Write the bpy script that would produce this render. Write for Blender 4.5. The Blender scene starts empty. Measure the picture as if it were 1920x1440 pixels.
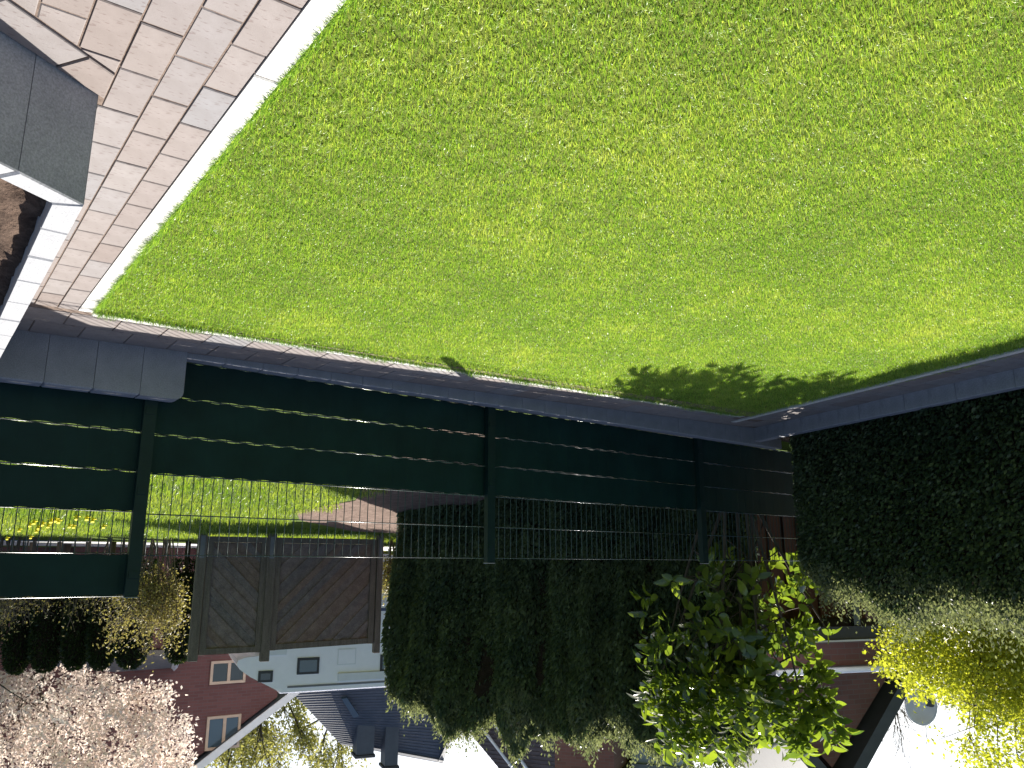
import bpy, math
import numpy as np
from mathutils import Matrix, Vector

sc = bpy.context.scene
C = sc.collection
rng = np.random.default_rng(7)
PI = math.pi

# ------------------------------------------------------------------ camera (held upside down)
H = 1.10                                    # camera height over the world origin plane
FPX = 1480.0
PITCH = math.atan(344 / 1480.0)
YAW = math.radians(37.7)
F = np.array([-math.sin(YAW), math.cos(YAW), 0.0])
R = np.array([math.cos(YAW), math.sin(YAW), 0.0])
Zv = np.array([0, 0, 1.0])
FW = F * math.cos(PITCH) - Zv * math.sin(PITCH)
UP = Zv * math.cos(PITCH) + F * math.sin(PITCH)
cam = bpy.data.cameras.new('camera')
cam.sensor_width = 36.0
cam.lens = 36.0 * FPX / 1920.0
cam.clip_start = 0.02
cam.clip_end = 2000
camo = bpy.data.objects.new('camera', cam)
C.objects.link(camo)
Mx = Matrix.Identity(4)
for i in range(3):
    Mx[i][0], Mx[i][1], Mx[i][2] = -R[i], -UP[i], -FW[i]
Mx[2][3] = H
camo.matrix_world = Mx
sc.camera = camo

# ------------------------------------------------------------------ daylight
SUN_EL = math.radians(44.0)
SUN_AZ = math.atan2(-0.75, 0.66)            # from +Y towards +X
world = bpy.data.worlds.new('World')
sc.world = world
world.use_nodes = True
nt = world.node_tree
nt.nodes.clear()
wo = nt.nodes.new('ShaderNodeOutputWorld')
bg = nt.nodes.new('ShaderNodeBackground')
sky = nt.nodes.new('ShaderNodeTexSky')
sky.sky_type = 'NISHITA'
sky.sun_disc = False
sky.sun_elevation = SUN_EL
sky.sun_rotation = SUN_AZ
sky.air_density = 1.0
sky.dust_density = 2.5
sky.ozone_density = 1.0
bg.inputs['Strength'].default_value = 0.066
nt.links.new(sky.outputs[0], bg.inputs[0])
nt.links.new(bg.outputs[0], wo.inputs[0])
sl = bpy.data.lights.new('sun', 'SUN')
sl.energy = 5.0
sl.angle = math.radians(0.35)
sl.color = (1.0, 0.95, 0.87)
so = bpy.data.objects.new('sun', sl)
C.objects.link(so)
sdir = Vector((math.sin(SUN_AZ) * math.cos(SUN_EL), math.cos(SUN_AZ) * math.cos(SUN_EL), math.sin(SUN_EL)))
so.rotation_euler = sdir.to_track_quat('Z', 'Y').to_euler()
so.location = sdir * 30
vs = sc.view_settings
vs.view_transform = 'Standard'
vs.look = 'None'
vs.exposure = 1.38
vs.gamma = 1.0
vs.use_curve_mapping = False
sc.cycles.caustics_reflective = False
sc.cycles.caustics_refractive = False

# ------------------------------------------------------------------ helpers
def ray(u, v):
    d = R * (960 - u) + UP * (v - 720) + FW * FPX
    return d / np.linalg.norm(d)

def at(u, v, d):
    """point seen at photo pixel (u, v), d metres ahead of the camera"""
    r = ray(u, v)
    p = r * d / np.dot(r, F)
    return p + Zv * H

def gz(x, y):                                # our garden's gently falling ground
    return H - 1.04 + 0.025 * x

def tz(x, y):                                # the neighbour's ground rises behind the fence
    y = np.asarray(y, float)
    return H + np.where(y < 12.0, -1.08 + (np.minimum(y, 12.0) - 4.3) * 0.078, -0.4794 + (y - 12.0) * 0.0008)

def noise(p, s=1.0, seed=0, octv=3):
    r = np.random.default_rng(seed)
    p = np.atleast_2d(p) * s
    o = np.zeros(len(p)); a = 1.0; tot = 0
    for k in range(octv):
        for j in range(4):
            w = r.normal(size=p.shape[1]); w *= (2 ** k) / np.linalg.norm(w)
            o += a * np.sin(p @ w * 2.2 + r.uniform(0, 6.28)); tot += a * 0.5
        a *= 0.55
    return o / tot

class MB:
    def __init__(s):
        s.v = []; s.f = []
    def add(s, vs_, fs):
        b = len(s.v)
        s.v += [tuple(map(float, q)) for q in vs_]
        s.f += [tuple(b + i for i in f) for f in fs]
        return s
    def box(s, x0, x1, y0, y1, z0, z1):
        return s.add([(x0, y0, z0), (x1, y0, z0), (x1, y1, z0), (x0, y1, z0), (x0, y0, z1), (x1, y0, z1), (x1, y1, z1), (x0, y1, z1)],
                     [(3, 2, 1, 0), (4, 5, 6, 7), (0, 1, 5, 4), (1, 2, 6, 5), (2, 3, 7, 6), (3, 0, 4, 7)])
    def bbox(s, x0, x1, y0, y1, z0, z1, c=0.004):
        """box chamfered on all edges of front, back and top"""
        def ringv(i, z): return [(x0 + i, y0 + i, z), (x1 - i, y0 + i, z), (x1 - i, y1 - i, z), (x0 + i, y1 - i, z)]
        b = ringv(0, z0) + ringv(0, z1 - c) + ringv(c, z1)
        fs = [(3, 2, 1, 0), (8, 9, 10, 11)]
        for k in (0, 4):
            for i in range(4):
                j = (i + 1) % 4
                fs.append((k + i, k + j, k + 4 + j, k + 4 + i))
        return s.add(b, fs)
    def prism_xz(s, poly, y0, y1):
        n = len(poly)
        vs_ = [(x, y0, z) for x, z in poly] + [(x, y1, z) for x, z in poly]
        fs = [tuple(range(n)), tuple(range(2 * n - 1, n - 1, -1))]
        for i in range(n):
            j = (i + 1) % n
            fs.append((i, i + n, j + n, j))
        return s.add(vs_, fs)
    def prism_xy(s, poly, z0, z1, c=0.0):
        n = len(poly)
        P = np.array(poly, float); ctr = P.mean(0)
        In = P + (ctr - P) / np.linalg.norm(ctr - P, axis=1)[:, None] * c * 1.4
        zt = z1 if np.ndim(z1) else [z1] * n
        vs_ = [(x, y, z0) for x, y in poly] + [(P[i, 0], P[i, 1], zt[i] - c) for i in range(n)] + [(In[i, 0], In[i, 1], zt[i]) for i in range(n)]
        fs = [tuple(range(n - 1, -1, -1)), tuple(range(2 * n, 3 * n))]
        for k in (0, n):
            for i in range(n):
                j = (i + 1) % n
                fs.append((k + i, k + j, k + n + j, k + n + i))
        return s.add(vs_, fs)
    def tube(s, pts, rad, n=6, cap=True):
        pts = np.array(pts, float); m = len(pts)
        rad = np.broadcast_to(rad, (m,))
        vs_ = []
        for i in range(m):
            t = pts[min(i + 1, m - 1)] - pts[max(i - 1, 0)]
            t = t / (np.linalg.norm(t) + 1e-9)
            a = np.cross(t, [0, 0, 1.0] if abs(t[2]) < 0.9 else [1.0, 0, 0]); a /= np.linalg.norm(a)
            b = np.cross(t, a)
            for k in range(n):
                th = 2 * PI * k / n
                vs_.append(pts[i] + rad[i] * (math.cos(th) * a + math.sin(th) * b))
        fs = []
        for i in range(m - 1):
            for k in range(n):
                j = (k + 1) % n
                fs.append((i * n + k, i * n + j, (i + 1) * n + j, (i + 1) * n + k))
        if cap:
            fs.append(tuple(range(n - 1, -1, -1))); fs.append(tuple((m - 1) * n + k for k in range(n)))
        return s.add(vs_, fs)
    def mesh(s, name, mat, smooth=False):
        me = bpy.data.meshes.new(name)
        me.from_pydata(s.v, [], s.f)
        me.materials.append(mat)
        if smooth:
            me.polygons.foreach_set('use_smooth', [True] * len(me.polygons))
        me.update()
        return me
    def build(s, name, mat, parent=None, smooth=False):
        return link(name, s.mesh(name, mat, smooth), parent)

def link(name, data, parent=None, loc=None, rz=None):
    o = bpy.data.objects.new(name, data)
    C.objects.link(o)
    if parent: o.parent = parent
    if loc is not None: o.location = loc
    if rz is not None: o.rotation_euler = (0, 0, rz)
    return o

def npmesh(name, V, quads=None, tris=None, mat=None, tint=None, smooth=False):
    V = np.asarray(V, np.float32)
    q = np.zeros((0, 4), np.int32) if quads is None else np.asarray(quads, np.int32)
    t = np.zeros((0, 3), np.int32) if tris is None else np.asarray(tris, np.int32)
    me = bpy.data.meshes.new(name)
    me.vertices.add(len(V)); me.vertices.foreach_set('co', V.ravel())
    me.loops.add(q.size + t.size)
    me.loops.foreach_set('vertex_index', np.concatenate([q.ravel(), t.ravel()]))
    me.polygons.add(len(q) + len(t))
    st = np.concatenate([np.arange(len(q)) * 4, q.size + np.arange(len(t)) * 3]).astype(np.int32)
    me.polygons.foreach_set('loop_start', st)
    me.polygons.foreach_set('use_smooth', np.full(len(st), bool(smooth)))
    if tint is not None:
        a = me.attributes.new('tint', 'FLOAT', 'POINT')
        a.data.foreach_set('value', np.asarray(tint, np.float32))
    me.materials.append(mat)
    me.update(calc_edges=True)
    me.validate()
    return me

def thing(name, label, cat, loc=(0, 0, 0), rz=0.0, group=None):
    o = bpy.data.objects.new(name, None); C.objects.link(o)
    o.empty_display_size = 0.1
    o.location = loc; o.rotation_euler = (0, 0, rz)
    return tag(o, label, cat, group)

def tag(o, label=None, cat=None, group=None, kind=None):
    if label: o['label'] = label
    if cat: o['category'] = cat
    if group: o['group'] = group
    if kind: o['kind'] = kind
    return o

class Frame:
    """vertical wall plane: origin on the ground, local x to the right, local -y towards the viewer"""
    def __init__(s, o, ang):
        s.o = np.array(o, float); s.a = ang
        s.x = np.array([math.cos(ang), math.sin(ang), 0]); s.y = np.array([-math.sin(ang), math.cos(ang), 0])
    def px(s, u, v, off=0.0):
        r = ray(u, v); c = np.array([0, 0, H])
        t = (off - np.dot(c - s.o, s.y)) / np.dot(r, s.y)
        p = c + r * t - s.o
        return np.dot(p, s.x), p[2]

# ------------------------------------------------------------------ materials
def newmat(name):
    m = bpy.data.materials.new(name); m.use_nodes = True
    n = m.node_tree; n.nodes.clear()
    out = n.nodes.new('ShaderNodeOutputMaterial')
    return m, n, out

def N(n, t, **kw):
    o = n.nodes.new(t)
    for k, v in kw.items(): setattr(o, k, v)
    return o

def noise_node(n, scale, detail=4, rough=0.6, coord='Object', stretch=None):
    tc = N(n, 'ShaderNodeTexCoord')
    nz = N(n, 'ShaderNodeTexNoise')
    nz.inputs['Scale'].default_value = scale; nz.inputs['Detail'].default_value = detail; nz.inputs['Roughness'].default_value = rough
    src = tc.outputs[coord]
    if stretch:
        mp = N(n, 'ShaderNodeMapping'); mp.inputs['Scale'].default_value = stretch
        n.links.new(src, mp.inputs[0]); src = mp.outputs[0]
    n.links.new(src, nz.inputs['Vector'])
    return nz.outputs['Fac']

def ramp(n, fac, stops):
    r = N(n, 'ShaderNodeValToRGB')
    while len(r.color_ramp.elements) < len(stops): r.color_ramp.elements.new(0.5)
    for e, (p, c) in zip(r.color_ramp.elements, stops):
        e.position = p; e.color = (*c, 1)
    n.links.new(fac, r.inputs[0])
    return r.outputs[0]

def mixc(n, fac, a, b, mode='MIX'):
    m = N(n, 'ShaderNodeMix', data_type='RGBA', blend_type=mode)
    if isinstance(fac, (int, float)): m.inputs[0].default_value = fac
    else: n.links.new(fac, m.inputs[0])
    for i, c in ((6, a), (7, b)):
        if isinstance(c, tuple): m.inputs[i].default_value = (*c, 1)
        else: n.links.new(c, m.inputs[i])
    return m.outputs[2]

def bump(n, fac, strength, dist, p):
    b = N(n, 'ShaderNodeBump'); b.inputs['Strength'].default_value = strength; b.inputs['Distance'].default_value = dist
    n.links.new(fac, b.inputs['Height']); n.links.new(b.outputs[0], p.inputs['Normal'])

def rough_mat(name, a, b, scale=20, rough=0.85, bs=0.4, bd=0.003, spec=0.3, stretch=None, lo=0.3, hi=0.7, fine=None):
    m, n, out = newmat(name)
    p = N(n, 'ShaderNodeBsdfPrincipled')
    fac = noise_node(n, scale, 6, 0.65, stretch=stretch)
    col = ramp(n, fac, [(lo, a), (hi, b)])
    if fine:
        f2 = noise_node(n, fine, 3, 0.7)
        col = mixc(n, ramp(n, f2, [(0.35, (0, 0, 0)), (0.65, (1, 1, 1))]), mixc(n, 0.35, col, (0, 0, 0)), col)
    n.links.new(col, p.inputs['Base Color'])
    p.inputs['Roughness'].default_value = rough
    p.inputs['Specular IOR Level'].default_value = spec
    bump(n, noise_node(n, fine or scale * 4, 5, 0.7), bs, bd, p)
    n.links.new(p.outputs[0], out.inputs[0])
    return m

def foliage(name, a, b, trans=0.4, rough=0.45, spec=0.5, tcol=None, midc=None):
    m, n, out = newmat(name)
    at_ = N(n, 'ShaderNodeAttribute', attribute_name='tint')
    col = ramp(n, at_.outputs['Fac'], [(0.0, a), (0.5, midc), (1.0, b)] if midc else [(0.0, a), (1.0, b)])
    p = N(n, 'ShaderNodeBsdfPrincipled')
    n.links.new(col, p.inputs['Base Color'])
    p.inputs['Roughness'].default_value = rough
    p.inputs['Specular IOR Level'].default_value = spec
    t = N(n, 'ShaderNodeBsdfTranslucent')
    tc = mixc(n, 1.0, col, tcol or (1.0, 1.0, 0.6), 'MULTIPLY')
    n.links.new(tc, t.inputs[0])
    mx = N(n, 'ShaderNodeMixShader'); mx.inputs[0].default_value = trans
    n.links.new(p.outputs[0], mx.inputs[1]); n.links.new(t.outputs[0], mx.inputs[2])
    n.links.new(mx.outputs[0], out.inputs[0])
    return m

def plain(name, c, rough=0.5, spec=0.5, metal=0.0, coat=0.0, var=0.12, scale=6):
    m, n, out = newmat(name)
    p = N(n, 'ShaderNodeBsdfPrincipled')
    f = noise_node(n, scale, 5, 0.6)
    d = tuple(x * (1 - var) for x in c); e = tuple(min(1, x * (1 + var)) for x in c)
    n.links.new(ramp(n, f, [(0.3, d), (0.7, e)]), p.inputs['Base Color'])
    p.inputs['Roughness'].default_value = rough; p.inputs['Specular IOR Level'].default_value = spec
    p.inputs['Metallic'].default_value = metal; p.inputs['Coat Weight'].default_value = coat
    n.links.new(p.outputs[0], out.inputs[0])
    return m

def paver_mat(name, cols, dark=1.0):
    m, n, out = newmat(name)
    oi = N(n, 'ShaderNodeObjectInfo')
    k = len(cols)
    base = ramp(n, oi.outputs['Random'], [(i / (k - 1), c) for i, c in enumerate(cols)])
    f1 = noise_node(n, 14, 5, 0.6)
    col = mixc(n, ramp(n, f1, [(0.3, (0, 0, 0)), (0.75, (1, 1, 1))]), mixc(n, 0.38, base, (0.10, 0.08, 0.07)), base)
    f2 = noise_node(n, 150, 2, 0.5, stretch=(0.3, 1.0, 1.0))       # elongated pits
    pit = ramp(n, f2, [(0.60, (0, 0, 0)), (0.68, (1, 1, 1))])
    col = mixc(n, pit, col, mixc(n, 0.45, col, (0.08, 0.05, 0.045)))
    p = N(n, 'ShaderNodeBsdfPrincipled')
    n.links.new(col, p.inputs['Base Color']); p.inputs['Roughness'].default_value = 0.85; p.inputs['Specular IOR Level'].default_value = 0.25
    bump(n, noise_node(n, 260, 4, 0.7), 0.35, 0.0012, p)
    n.links.new(p.outputs[0], out.inputs[0])
    return m

def brick_mat(name, a, b, mortar, scale=1.0):
    m, n, out = newmat(name)
    tc = N(n, 'ShaderNodeTexCoord'); sx = N(n, 'ShaderNodeSeparateXYZ'); cx = N(n, 'ShaderNodeCombineXYZ')
    n.links.new(tc.outputs['Object'], sx.inputs[0]); n.links.new(sx.outputs[0], cx.inputs[0]); n.links.new(sx.outputs[2], cx.inputs[1])
    br = N(n, 'ShaderNodeTexBrick')
    br.inputs['Color1'].default_value = (*a, 1); br.inputs['Color2'].default_value = (*b, 1); br.inputs['Mortar'].default_value = (*mortar, 1)
    br.inputs['Scale'].default_value = scale; br.inputs['Brick Width'].default_value = 0.24; br.inputs['Row Height'].default_value = 0.075
    br.inputs['Mortar Size'].default_value = 0.006; br.inputs['Mortar Smooth'].default_value = 0.3
    n.links.new(cx.outputs[0], br.inputs['Vector'])
    col = mixc(n, noise_node(n, 1.3, 4, 0.6), mixc(n, 0.3, br.outputs['Color'], (0.03, 0.02, 0.02)), br.outputs['Color'])
    p = N(n, 'ShaderNodeBsdfPrincipled'); p.inputs['Roughness'].default_value = 0.85; p.inputs['Specular IOR Level'].default_value = 0.2
    n.links.new(col, p.inputs['Base Color'])
    bump(n, br.outputs['Fac'], -0.4, 0.006, p)
    n.links.new(p.outputs[0], out.inputs[0])
    return m

def glass_mat(name, c=(0.03, 0.035, 0.04)):
    m, n, out = newmat(name)
    p = N(n, 'ShaderNodeBsdfPrincipled'); p.inputs['Base Color'].default_value = (*c, 1)
    p.inputs['Roughness'].default_value = 0.04; p.inputs['Specular IOR Level'].default_value = 0.9
    n.links.new(p.outputs[0], out.inputs[0])
    return m

M = {}
M['soil'] = rough_mat('soil', (0.06, 0.04, 0.03), (0.15, 0.105, 0.08), 18, 0.95, 1.0, 0.012, 0.1, fine=70)
M['drysoil'] = rough_mat('drysoil', (0.10, 0.065, 0.05), (0.24, 0.17, 0.135), 9, 0.95, 1.0, 0.015, 0.1, fine=40)
M['turf'] = rough_mat('turf', (0.10, 0.14, 0.02), (0.18, 0.21, 0.045), 30, 0.95, 0.8, 0.01, 0.1, fine=200)
M['meadow'] = rough_mat('meadow', (0.07, 0.12, 0.015), (0.15, 0.21, 0.03), 3.5, 0.9, 1.0, 0.03, 0.1, fine=60)
M['sand'] = rough_mat('sand', (0.12, 0.09, 0.075), (0.22, 0.17, 0.14), 40, 0.95, 0.5, 0.003, 0.1, fine=200)
M['paver'] = paver_mat('paver', [(0.205, 0.180, 0.172), (0.228, 0.205, 0.197), (0.19, 0.158, 0.145), (0.218, 0.196, 0.190), (0.20, 0.198, 0.206), (0.235, 0.212, 0.203), (0.205, 0.178, 0.169), (0.208, 0.202, 0.207)])
M['kerb'] = rough_mat('kerb', (0.50, 0.49, 0.47), (0.62, 0.61, 0.58), 12, 0.8, 0.3, 0.0015, 0.3, fine=180)
M['concrete'] = rough_mat('concrete', (0.22, 0.222, 0.25), (0.31, 0.312, 0.345), 7, 0.75, 0.3, 0.002, 0.35, fine=220)
M['wallcap'] = rough_mat('wallcap', (0.30, 0.305, 0.32), (0.375, 0.38, 0.395), 9, 0.8, 0.15, 0.0015, 0.3, fine=200)
M['street'] = rough_mat('street', (0.42, 0.42, 0.42), (0.55, 0.55, 0.54), 1.5, 0.85, 0.3, 0.004, 0.2, fine=30)
M['green_metal'] = plain('green_metal', (0.005, 0.026, 0.023), 0.2, 0.6, 0.0, 0.5, 0.15, 9)
M['post'] = plain('post', (0.003, 0.017, 0.017), 0.5, 0.25, 0.0, 0.0, 0.15, 9)
M['wire'] = plain('wire', (0.008, 0.030, 0.024), 0.4, 0.35, 0.0, 0.0, 0.15, 9)
M['strip'] = plain('strip', (0.0058, 0.0235, 0.022), 0.55, 0.15, 0.0, 0.0, 0.25, 4)
M['grass'] = foliage('grass', (0.14, 0.285, 0.04), (0.54, 0.60, 0.15), 0.5, 0.36, 0.5, (1.0, 1.0, 0.55), midc=(0.27, 0.44, 0.06))
M['grass_far'] = foliage('grass_far', (0.14, 0.25, 0.03), (0.40, 0.46, 0.10), 0.5, 0.4, 0.5, (1.0, 1.0, 0.5))
M['yew'] = foliage('yew', (0.030, 0.052, 0.032), (0.095, 0.130, 0.070), 0.3, 0.38, 0.5, (0.9, 1.0, 0.5))
M['thuja'] = foliage('thuja', (0.052, 0.085, 0.052), (0.155, 0.19, 0.10), 0.3, 0.5, 0.4, (0.9, 1.0, 0.5))
M['shoot'] = foliage('shoot', (0.075, 0.105, 0.05), (0.21, 0.23, 0.125), 0.5, 0.4, 0.4, (1.0, 1.0, 0.7))  # lightened leaf colour that paints the sunlit band on hedge tops
M['column'] = foliage('column', (0.014, 0.028, 0.010), (0.04, 0.06, 0.02), 0.2, 0.5, 0.4)
M['laurel'] = foliage('laurel', (0.045, 0.085, 0.042), (0.15, 0.21, 0.045), 0.5, 0.13, 0.8, (2.1, 1.95, 0.5))
M['forsythia'] = foliage('forsythia', (0.29, 0.34, 0.03), (0.63, 0.63, 0.08), 0.5, 0.5, 0.3, (1.0, 1.0, 0.6))
M['blossom'] = foliage('blossom', (0.68, 0.57, 0.53), (0.90, 0.85, 0.79), 0.4, 0.6, 0.2, (1.0, 0.95, 0.9))
M['budleaf'] = foliage('budleaf', (0.20, 0.16, 0.10), (0.42, 0.38, 0.14), 0.4, 0.5, 0.3)
M['larch'] = foliage('larch', (0.20, 0.20, 0.07), (0.42, 0.40, 0.16), 0.45, 0.6, 0.2)
M['daffodil'] = plain('daffodil', (0.80, 0.68, 0.03), 0.5, 0.3)
M['twig'] = rough_mat('twig', (0.08, 0.065, 0.055), (0.17, 0.14, 0.115), 30, 0.9, 0.5, 0.004, 0.2)
M['core'] = rough_mat('core', (0.016, 0.013, 0.009), (0.035, 0.024, 0.018), 14, 0.95, 0.8, 0.03, 0.05)  # near-black filler colour, painted shade inside hedges and columns
M['bark'] = rough_mat('bark', (0.05, 0.04, 0.033), (0.12, 0.095, 0.075), 20, 0.9, 0.8, 0.006, 0.2, stretch=(1, 1, 0.25))
M['wood'] = rough_mat('wood', (0.065, 0.050, 0.045), (0.135, 0.105, 0.095), 7, 0.8, 0.5, 0.002, 0.3, stretch=(1.0, 1.0, 1.0), fine=90)
M['woodpost'] = rough_mat('woodpost', (0.12, 0.10, 0.082), (0.22, 0.18, 0.15), 8, 0.8, 0.5, 0.002, 0.3, stretch=(4, 4, 0.4), fine=90)
M['shedwood'] = rough_mat('shedwood', (0.07, 0.030, 0.020), (0.13, 0.060, 0.042), 8, 0.75, 0.4, 0.002, 0.3, stretch=(4, 4, 0.3))
M['brick'] = brick_mat('brick', (0.145, 0.066, 0.068), (0.18, 0.084, 0.083), (0.15, 0.11, 0.11))
M['brick2'] = brick_mat('brick2', (0.165, 0.078, 0.070), (0.21, 0.10, 0.09), (0.17, 0.125, 0.12))
M['white'] = plain('white', (0.90, 0.88, 0.92), 0.35, 0.5, 0, 0.2, 0.03)
M['trim'] = plain('trim', (0.72, 0.73, 0.75), 0.5, 0.4, 0, 0, 0.05)
M['grey'] = plain('grey', (0.18, 0.18, 0.19), 0.6, 0.4, 0, 0, 0.1)
M['darkgrey'] = plain('darkgrey', (0.05, 0.052, 0.058), 0.6, 0.4, 0, 0, 0.15)
M['slate'] = rough_mat('slate', (0.055, 0.066, 0.090), (0.078, 0.092, 0.120), 3, 0.55, 0.3, 0.01, 0.4)
M['browntile'] = rough_mat('browntile', (0.06, 0.045, 0.045), (0.10, 0.075, 0.07), 3, 0.6, 0.3, 0.01, 0.3)
M['rooffelt'] = rough_mat('rooffelt', (0.16, 0.155, 0.15), (0.24, 0.23, 0.22), 2, 0.9, 0.3, 0.01, 0.2)
M['framewood'] = plain('framewood', (0.50, 0.38, 0.30), 0.5, 0.4)
M['glass'] = glass_mat('glass')
M['blueglass'] = glass_mat('blueglass', (0.05, 0.08, 0.11))
M['bluewall'] = plain('bluewall', (0.33, 0.37, 0.46), 0.6, 0.3)
M['blue'] = plain('blue', (0.05, 0.07, 0.16), 0.4, 0.5)
M['rubber'] = plain('rubber', (0.02, 0.02, 0.02), 0.8, 0.2)
M['dish'] = plain('dish', (0.55, 0.56, 0.58), 0.45, 0.4)

# ------------------------------------------------------------------ ground
def sheet(name, poly, zf, mat, dz=0.0):
    me = bpy.data.meshes.new(name)
    me.from_pydata([(x, y, float(zf(x, y)) + dz) for x, y in poly], [], [tuple(range(len(poly)))])
    me.materials.append(mat)
    o = link(name, me); o['kind'] = 'structure'
    return o

xs = [-600, -60, -20, 20, 60, 600]
ys = [(-600, H - 1.40), (4.17, H - 1.40), (4.30, H - 1.08), (12.0, float(tz(0, 12.0))), (120, float(tz(0, 120))), (900, float(tz(0, 900)))]
gm = bpy.data.meshes.new('ground')
gm.from_pydata([(x, y, z) for y, z in ys for x in xs], [],
               [(j * 6 + i, j * 6 + i + 1, (j + 1) * 6 + i + 1, (j + 1) * 6 + i) for j in range(5) for i in range(5)])
gm.materials.append(M['meadow'])
link('ground', gm)['kind'] = 'structure'

KX0, KX1 = -0.547, -0.492                    # lawn kerb beside the patio
LAWN = [(-0.545, -2.5), (-0.545, 3.60), (-5.36, 3.74), (-4.02, -2.5)]
sheet('lawn', LAWN, gz, M['turf'], -0.012)
sheet('patio', [(-0.547, -2.5), (3.0, -2.5), (3.0, 4.14), (-6.0, 4.14), (-6.0, 3.62), (-0.547, 3.62)], gz, M['sand'], -0.0072)
sheet('side_path', [(-5.40, 3.76), (-5.98, 4.12), (-4.35, -2.5), (-4.02, -2.5)], gz, M['sand'], -0.0070)
sheet('hedge_soil', [(-6.02, 4.165), (-14.0, 4.165), (-14.0, -2.5), (-4.36, -2.5)], lambda x, y: H - 1.13, M['soil'])
sheet('soil_bed', [(-9.5, 4.4), (-2.9, 4.4), (-3.6, 6.9), (-4.2, 8.4), (-3.9, 9.4), (-4.3, 10.2), (-5.6, 11.2), (-8.0, 11.4), (-9.5, 9.0)], tz, M['drysoil'], 0.006)
sheet('street', [(-60, 16.6), (40, 16.6), (40, 20.4), (-60, 20.4)], tz, M['street'], 0.008)

# ------------------------------------------------------------------ pavement pieces
patio = bpy.data.objects['patio']
side = bpy.data.objects['side_path']
def paver(parent, poly, name='paver', mat='paver', drop=0.004, h=0.05, c=0.0022):
    P = np.array(poly, float); ctr = P.mean(0)
    z = float(gz(*ctr)) - drop + rng.uniform(-0.0012, 0.0012)
    tl = [z + 0.025 * (p[0] - ctr[0]) for p in P]
    Q = P - ctr
    mb = MB().prism_xy(Q, -h, [t - z for t in tl], c)
    o = mb.build(name, M[mat], parent)
    o.location = (ctr[0], ctr[1], z)
    return o

def clip(poly, p, n):
    out = []
    for i in range(len(poly)):
        a = np.array(poly[i]); b = np.array(poly[(i + 1) % len(poly)])
        da = np.dot(a - p, n); db = np.dot(b - p, n)
        if da >= 0: out.append(tuple(a))
        if da * db < 0: out.append(tuple(a + (b - a) * da / (da - db)))
    return out

G = 0.0021
BC = np.array([-0.235, 1.845])               # corner of the raised bed
BD = np.array([0.838, -0.546]); BN = np.array([-0.546, -0.838])
# patio rows run along y
rows = [-0.4915, -0.4145, -0.332, -0.249]
rows += [rows[-1] + 0.083 * k for k in range(1, 8)]
for i in range(len(rows) - 1):
    x0, x1 = rows[i] + G, rows[i + 1] - G
    y = 0.55 + [0.011, 0.118, 0.045, 0.02, 0.10, 0.06, 0.14, 0.0, 0.09, 0.05][i] - 0.1855
    while y < 3.62:
        y0, y1 = y + G, min(y + 0.1855, 3.635) - G
        if y1 - y0 > 0.03:
            poly = [(x0, y0), (x1, y0), (x1, y1), (x0, y1)]
            if i >= 3:                       # cut along the soldier course in front of the bed
                poly = clip(poly, BC + BN * 0.099, BN)
            if i == 2:
                poly = [(x0, y0), (x1 + (0.009 if y0 > 1.80 else 0), y0), (x1 + (0.009 if y0 > 1.80 else 0), y1), (x0, y1)]
            if i == 2:
                poly = clip(poly, np.array([-0.238, 0]), np.array([-1.0, 0]))
            if len(poly) >= 3 and np.ptp(np.array(poly)[:, 0]) > 0.012 and np.ptp(np.array(poly)[:, 1]) > 0.012:
                paver(patio, poly)
        y += 0.1855
# soldier course along the angled bed wall
ed = [0.0, 0.117, 0.31, 0.50, 0.69]
for a, b in zip(ed[:-1], ed[1:]):
    q = [BC + BD * (a + G) + BN * 0.004, BC + BD * (a + G) + BN * 0.095, BC + BD * (b - G) + BN * 0.095, BC + BD * (b - G) + BN * 0.004]
    if a == 0.0: q[1] = q[1] - BD * 0.1; q[0] = q[0] - BD * 0.1
    q = clip([tuple(p) for p in q], np.array([-0.249 + G, 0.0]), np.array([1.0, 0.0]))
    paver(patio, q[::-1], drop=0.0)
# path in front of the fence: two rows
for j, (y0, y1, off) in enumerate([(3.685, 3.89, 0.075), (3.89, 4.10, 0.175)]):
    x = -0.24
    x = -0.475 + off if j == 0 else -0.24
    xx = [-0.24, -0.475] if j == 0 else [-0.24, -0.366]
    while xx[-1] > -5.9: xx.append(xx[-1] - 0.199)
    for a, b in zip(xx[:-1], xx[1:]):
        t0 = 0.14 * (-0.545 - a) / 4.8 if a < -0.55 else 0; t1 = 0.14 * (-0.545 - b) / 4.8 if b < -0.55 else 0
        k = 1 if j == 0 else 0
        if b < -5.75: break
        poly = [(b + G, y0 + G + t1 * k), (a - G, y0 + G + t0 * k), (a - G, y1 - G), (b + G, y1 - G)]
        if j == 0 and b < -5.30: break
        paver(patio, poly)
# path in front of the left hedge
W0 = np.array([-5.865, 4.10]); WD = np.array([0.2515, -0.9679]); WN = np.array([0.9679, 0.2515])   # low wall line, WN towards the lawn
for j, (o0, o1) in enumerate([(0.0, 0.205), (0.205, 0.40)]):
    s = 0.06 + j * 0.1 + (0.2 if j else 0)
    while s < 6.0:
        q = [W0 + WD * (s + G) + WN * (o0 + G), W0 + WD * (s + 0.2 - G) + WN * (o0 + G), W0 + WD * (s + 0.2 - G) + WN * (o1 - G), W0 + WD * (s + G) + WN * (o1 - G)]
        paver(side, [tuple(p) for p in q])
        s += 0.2

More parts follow.
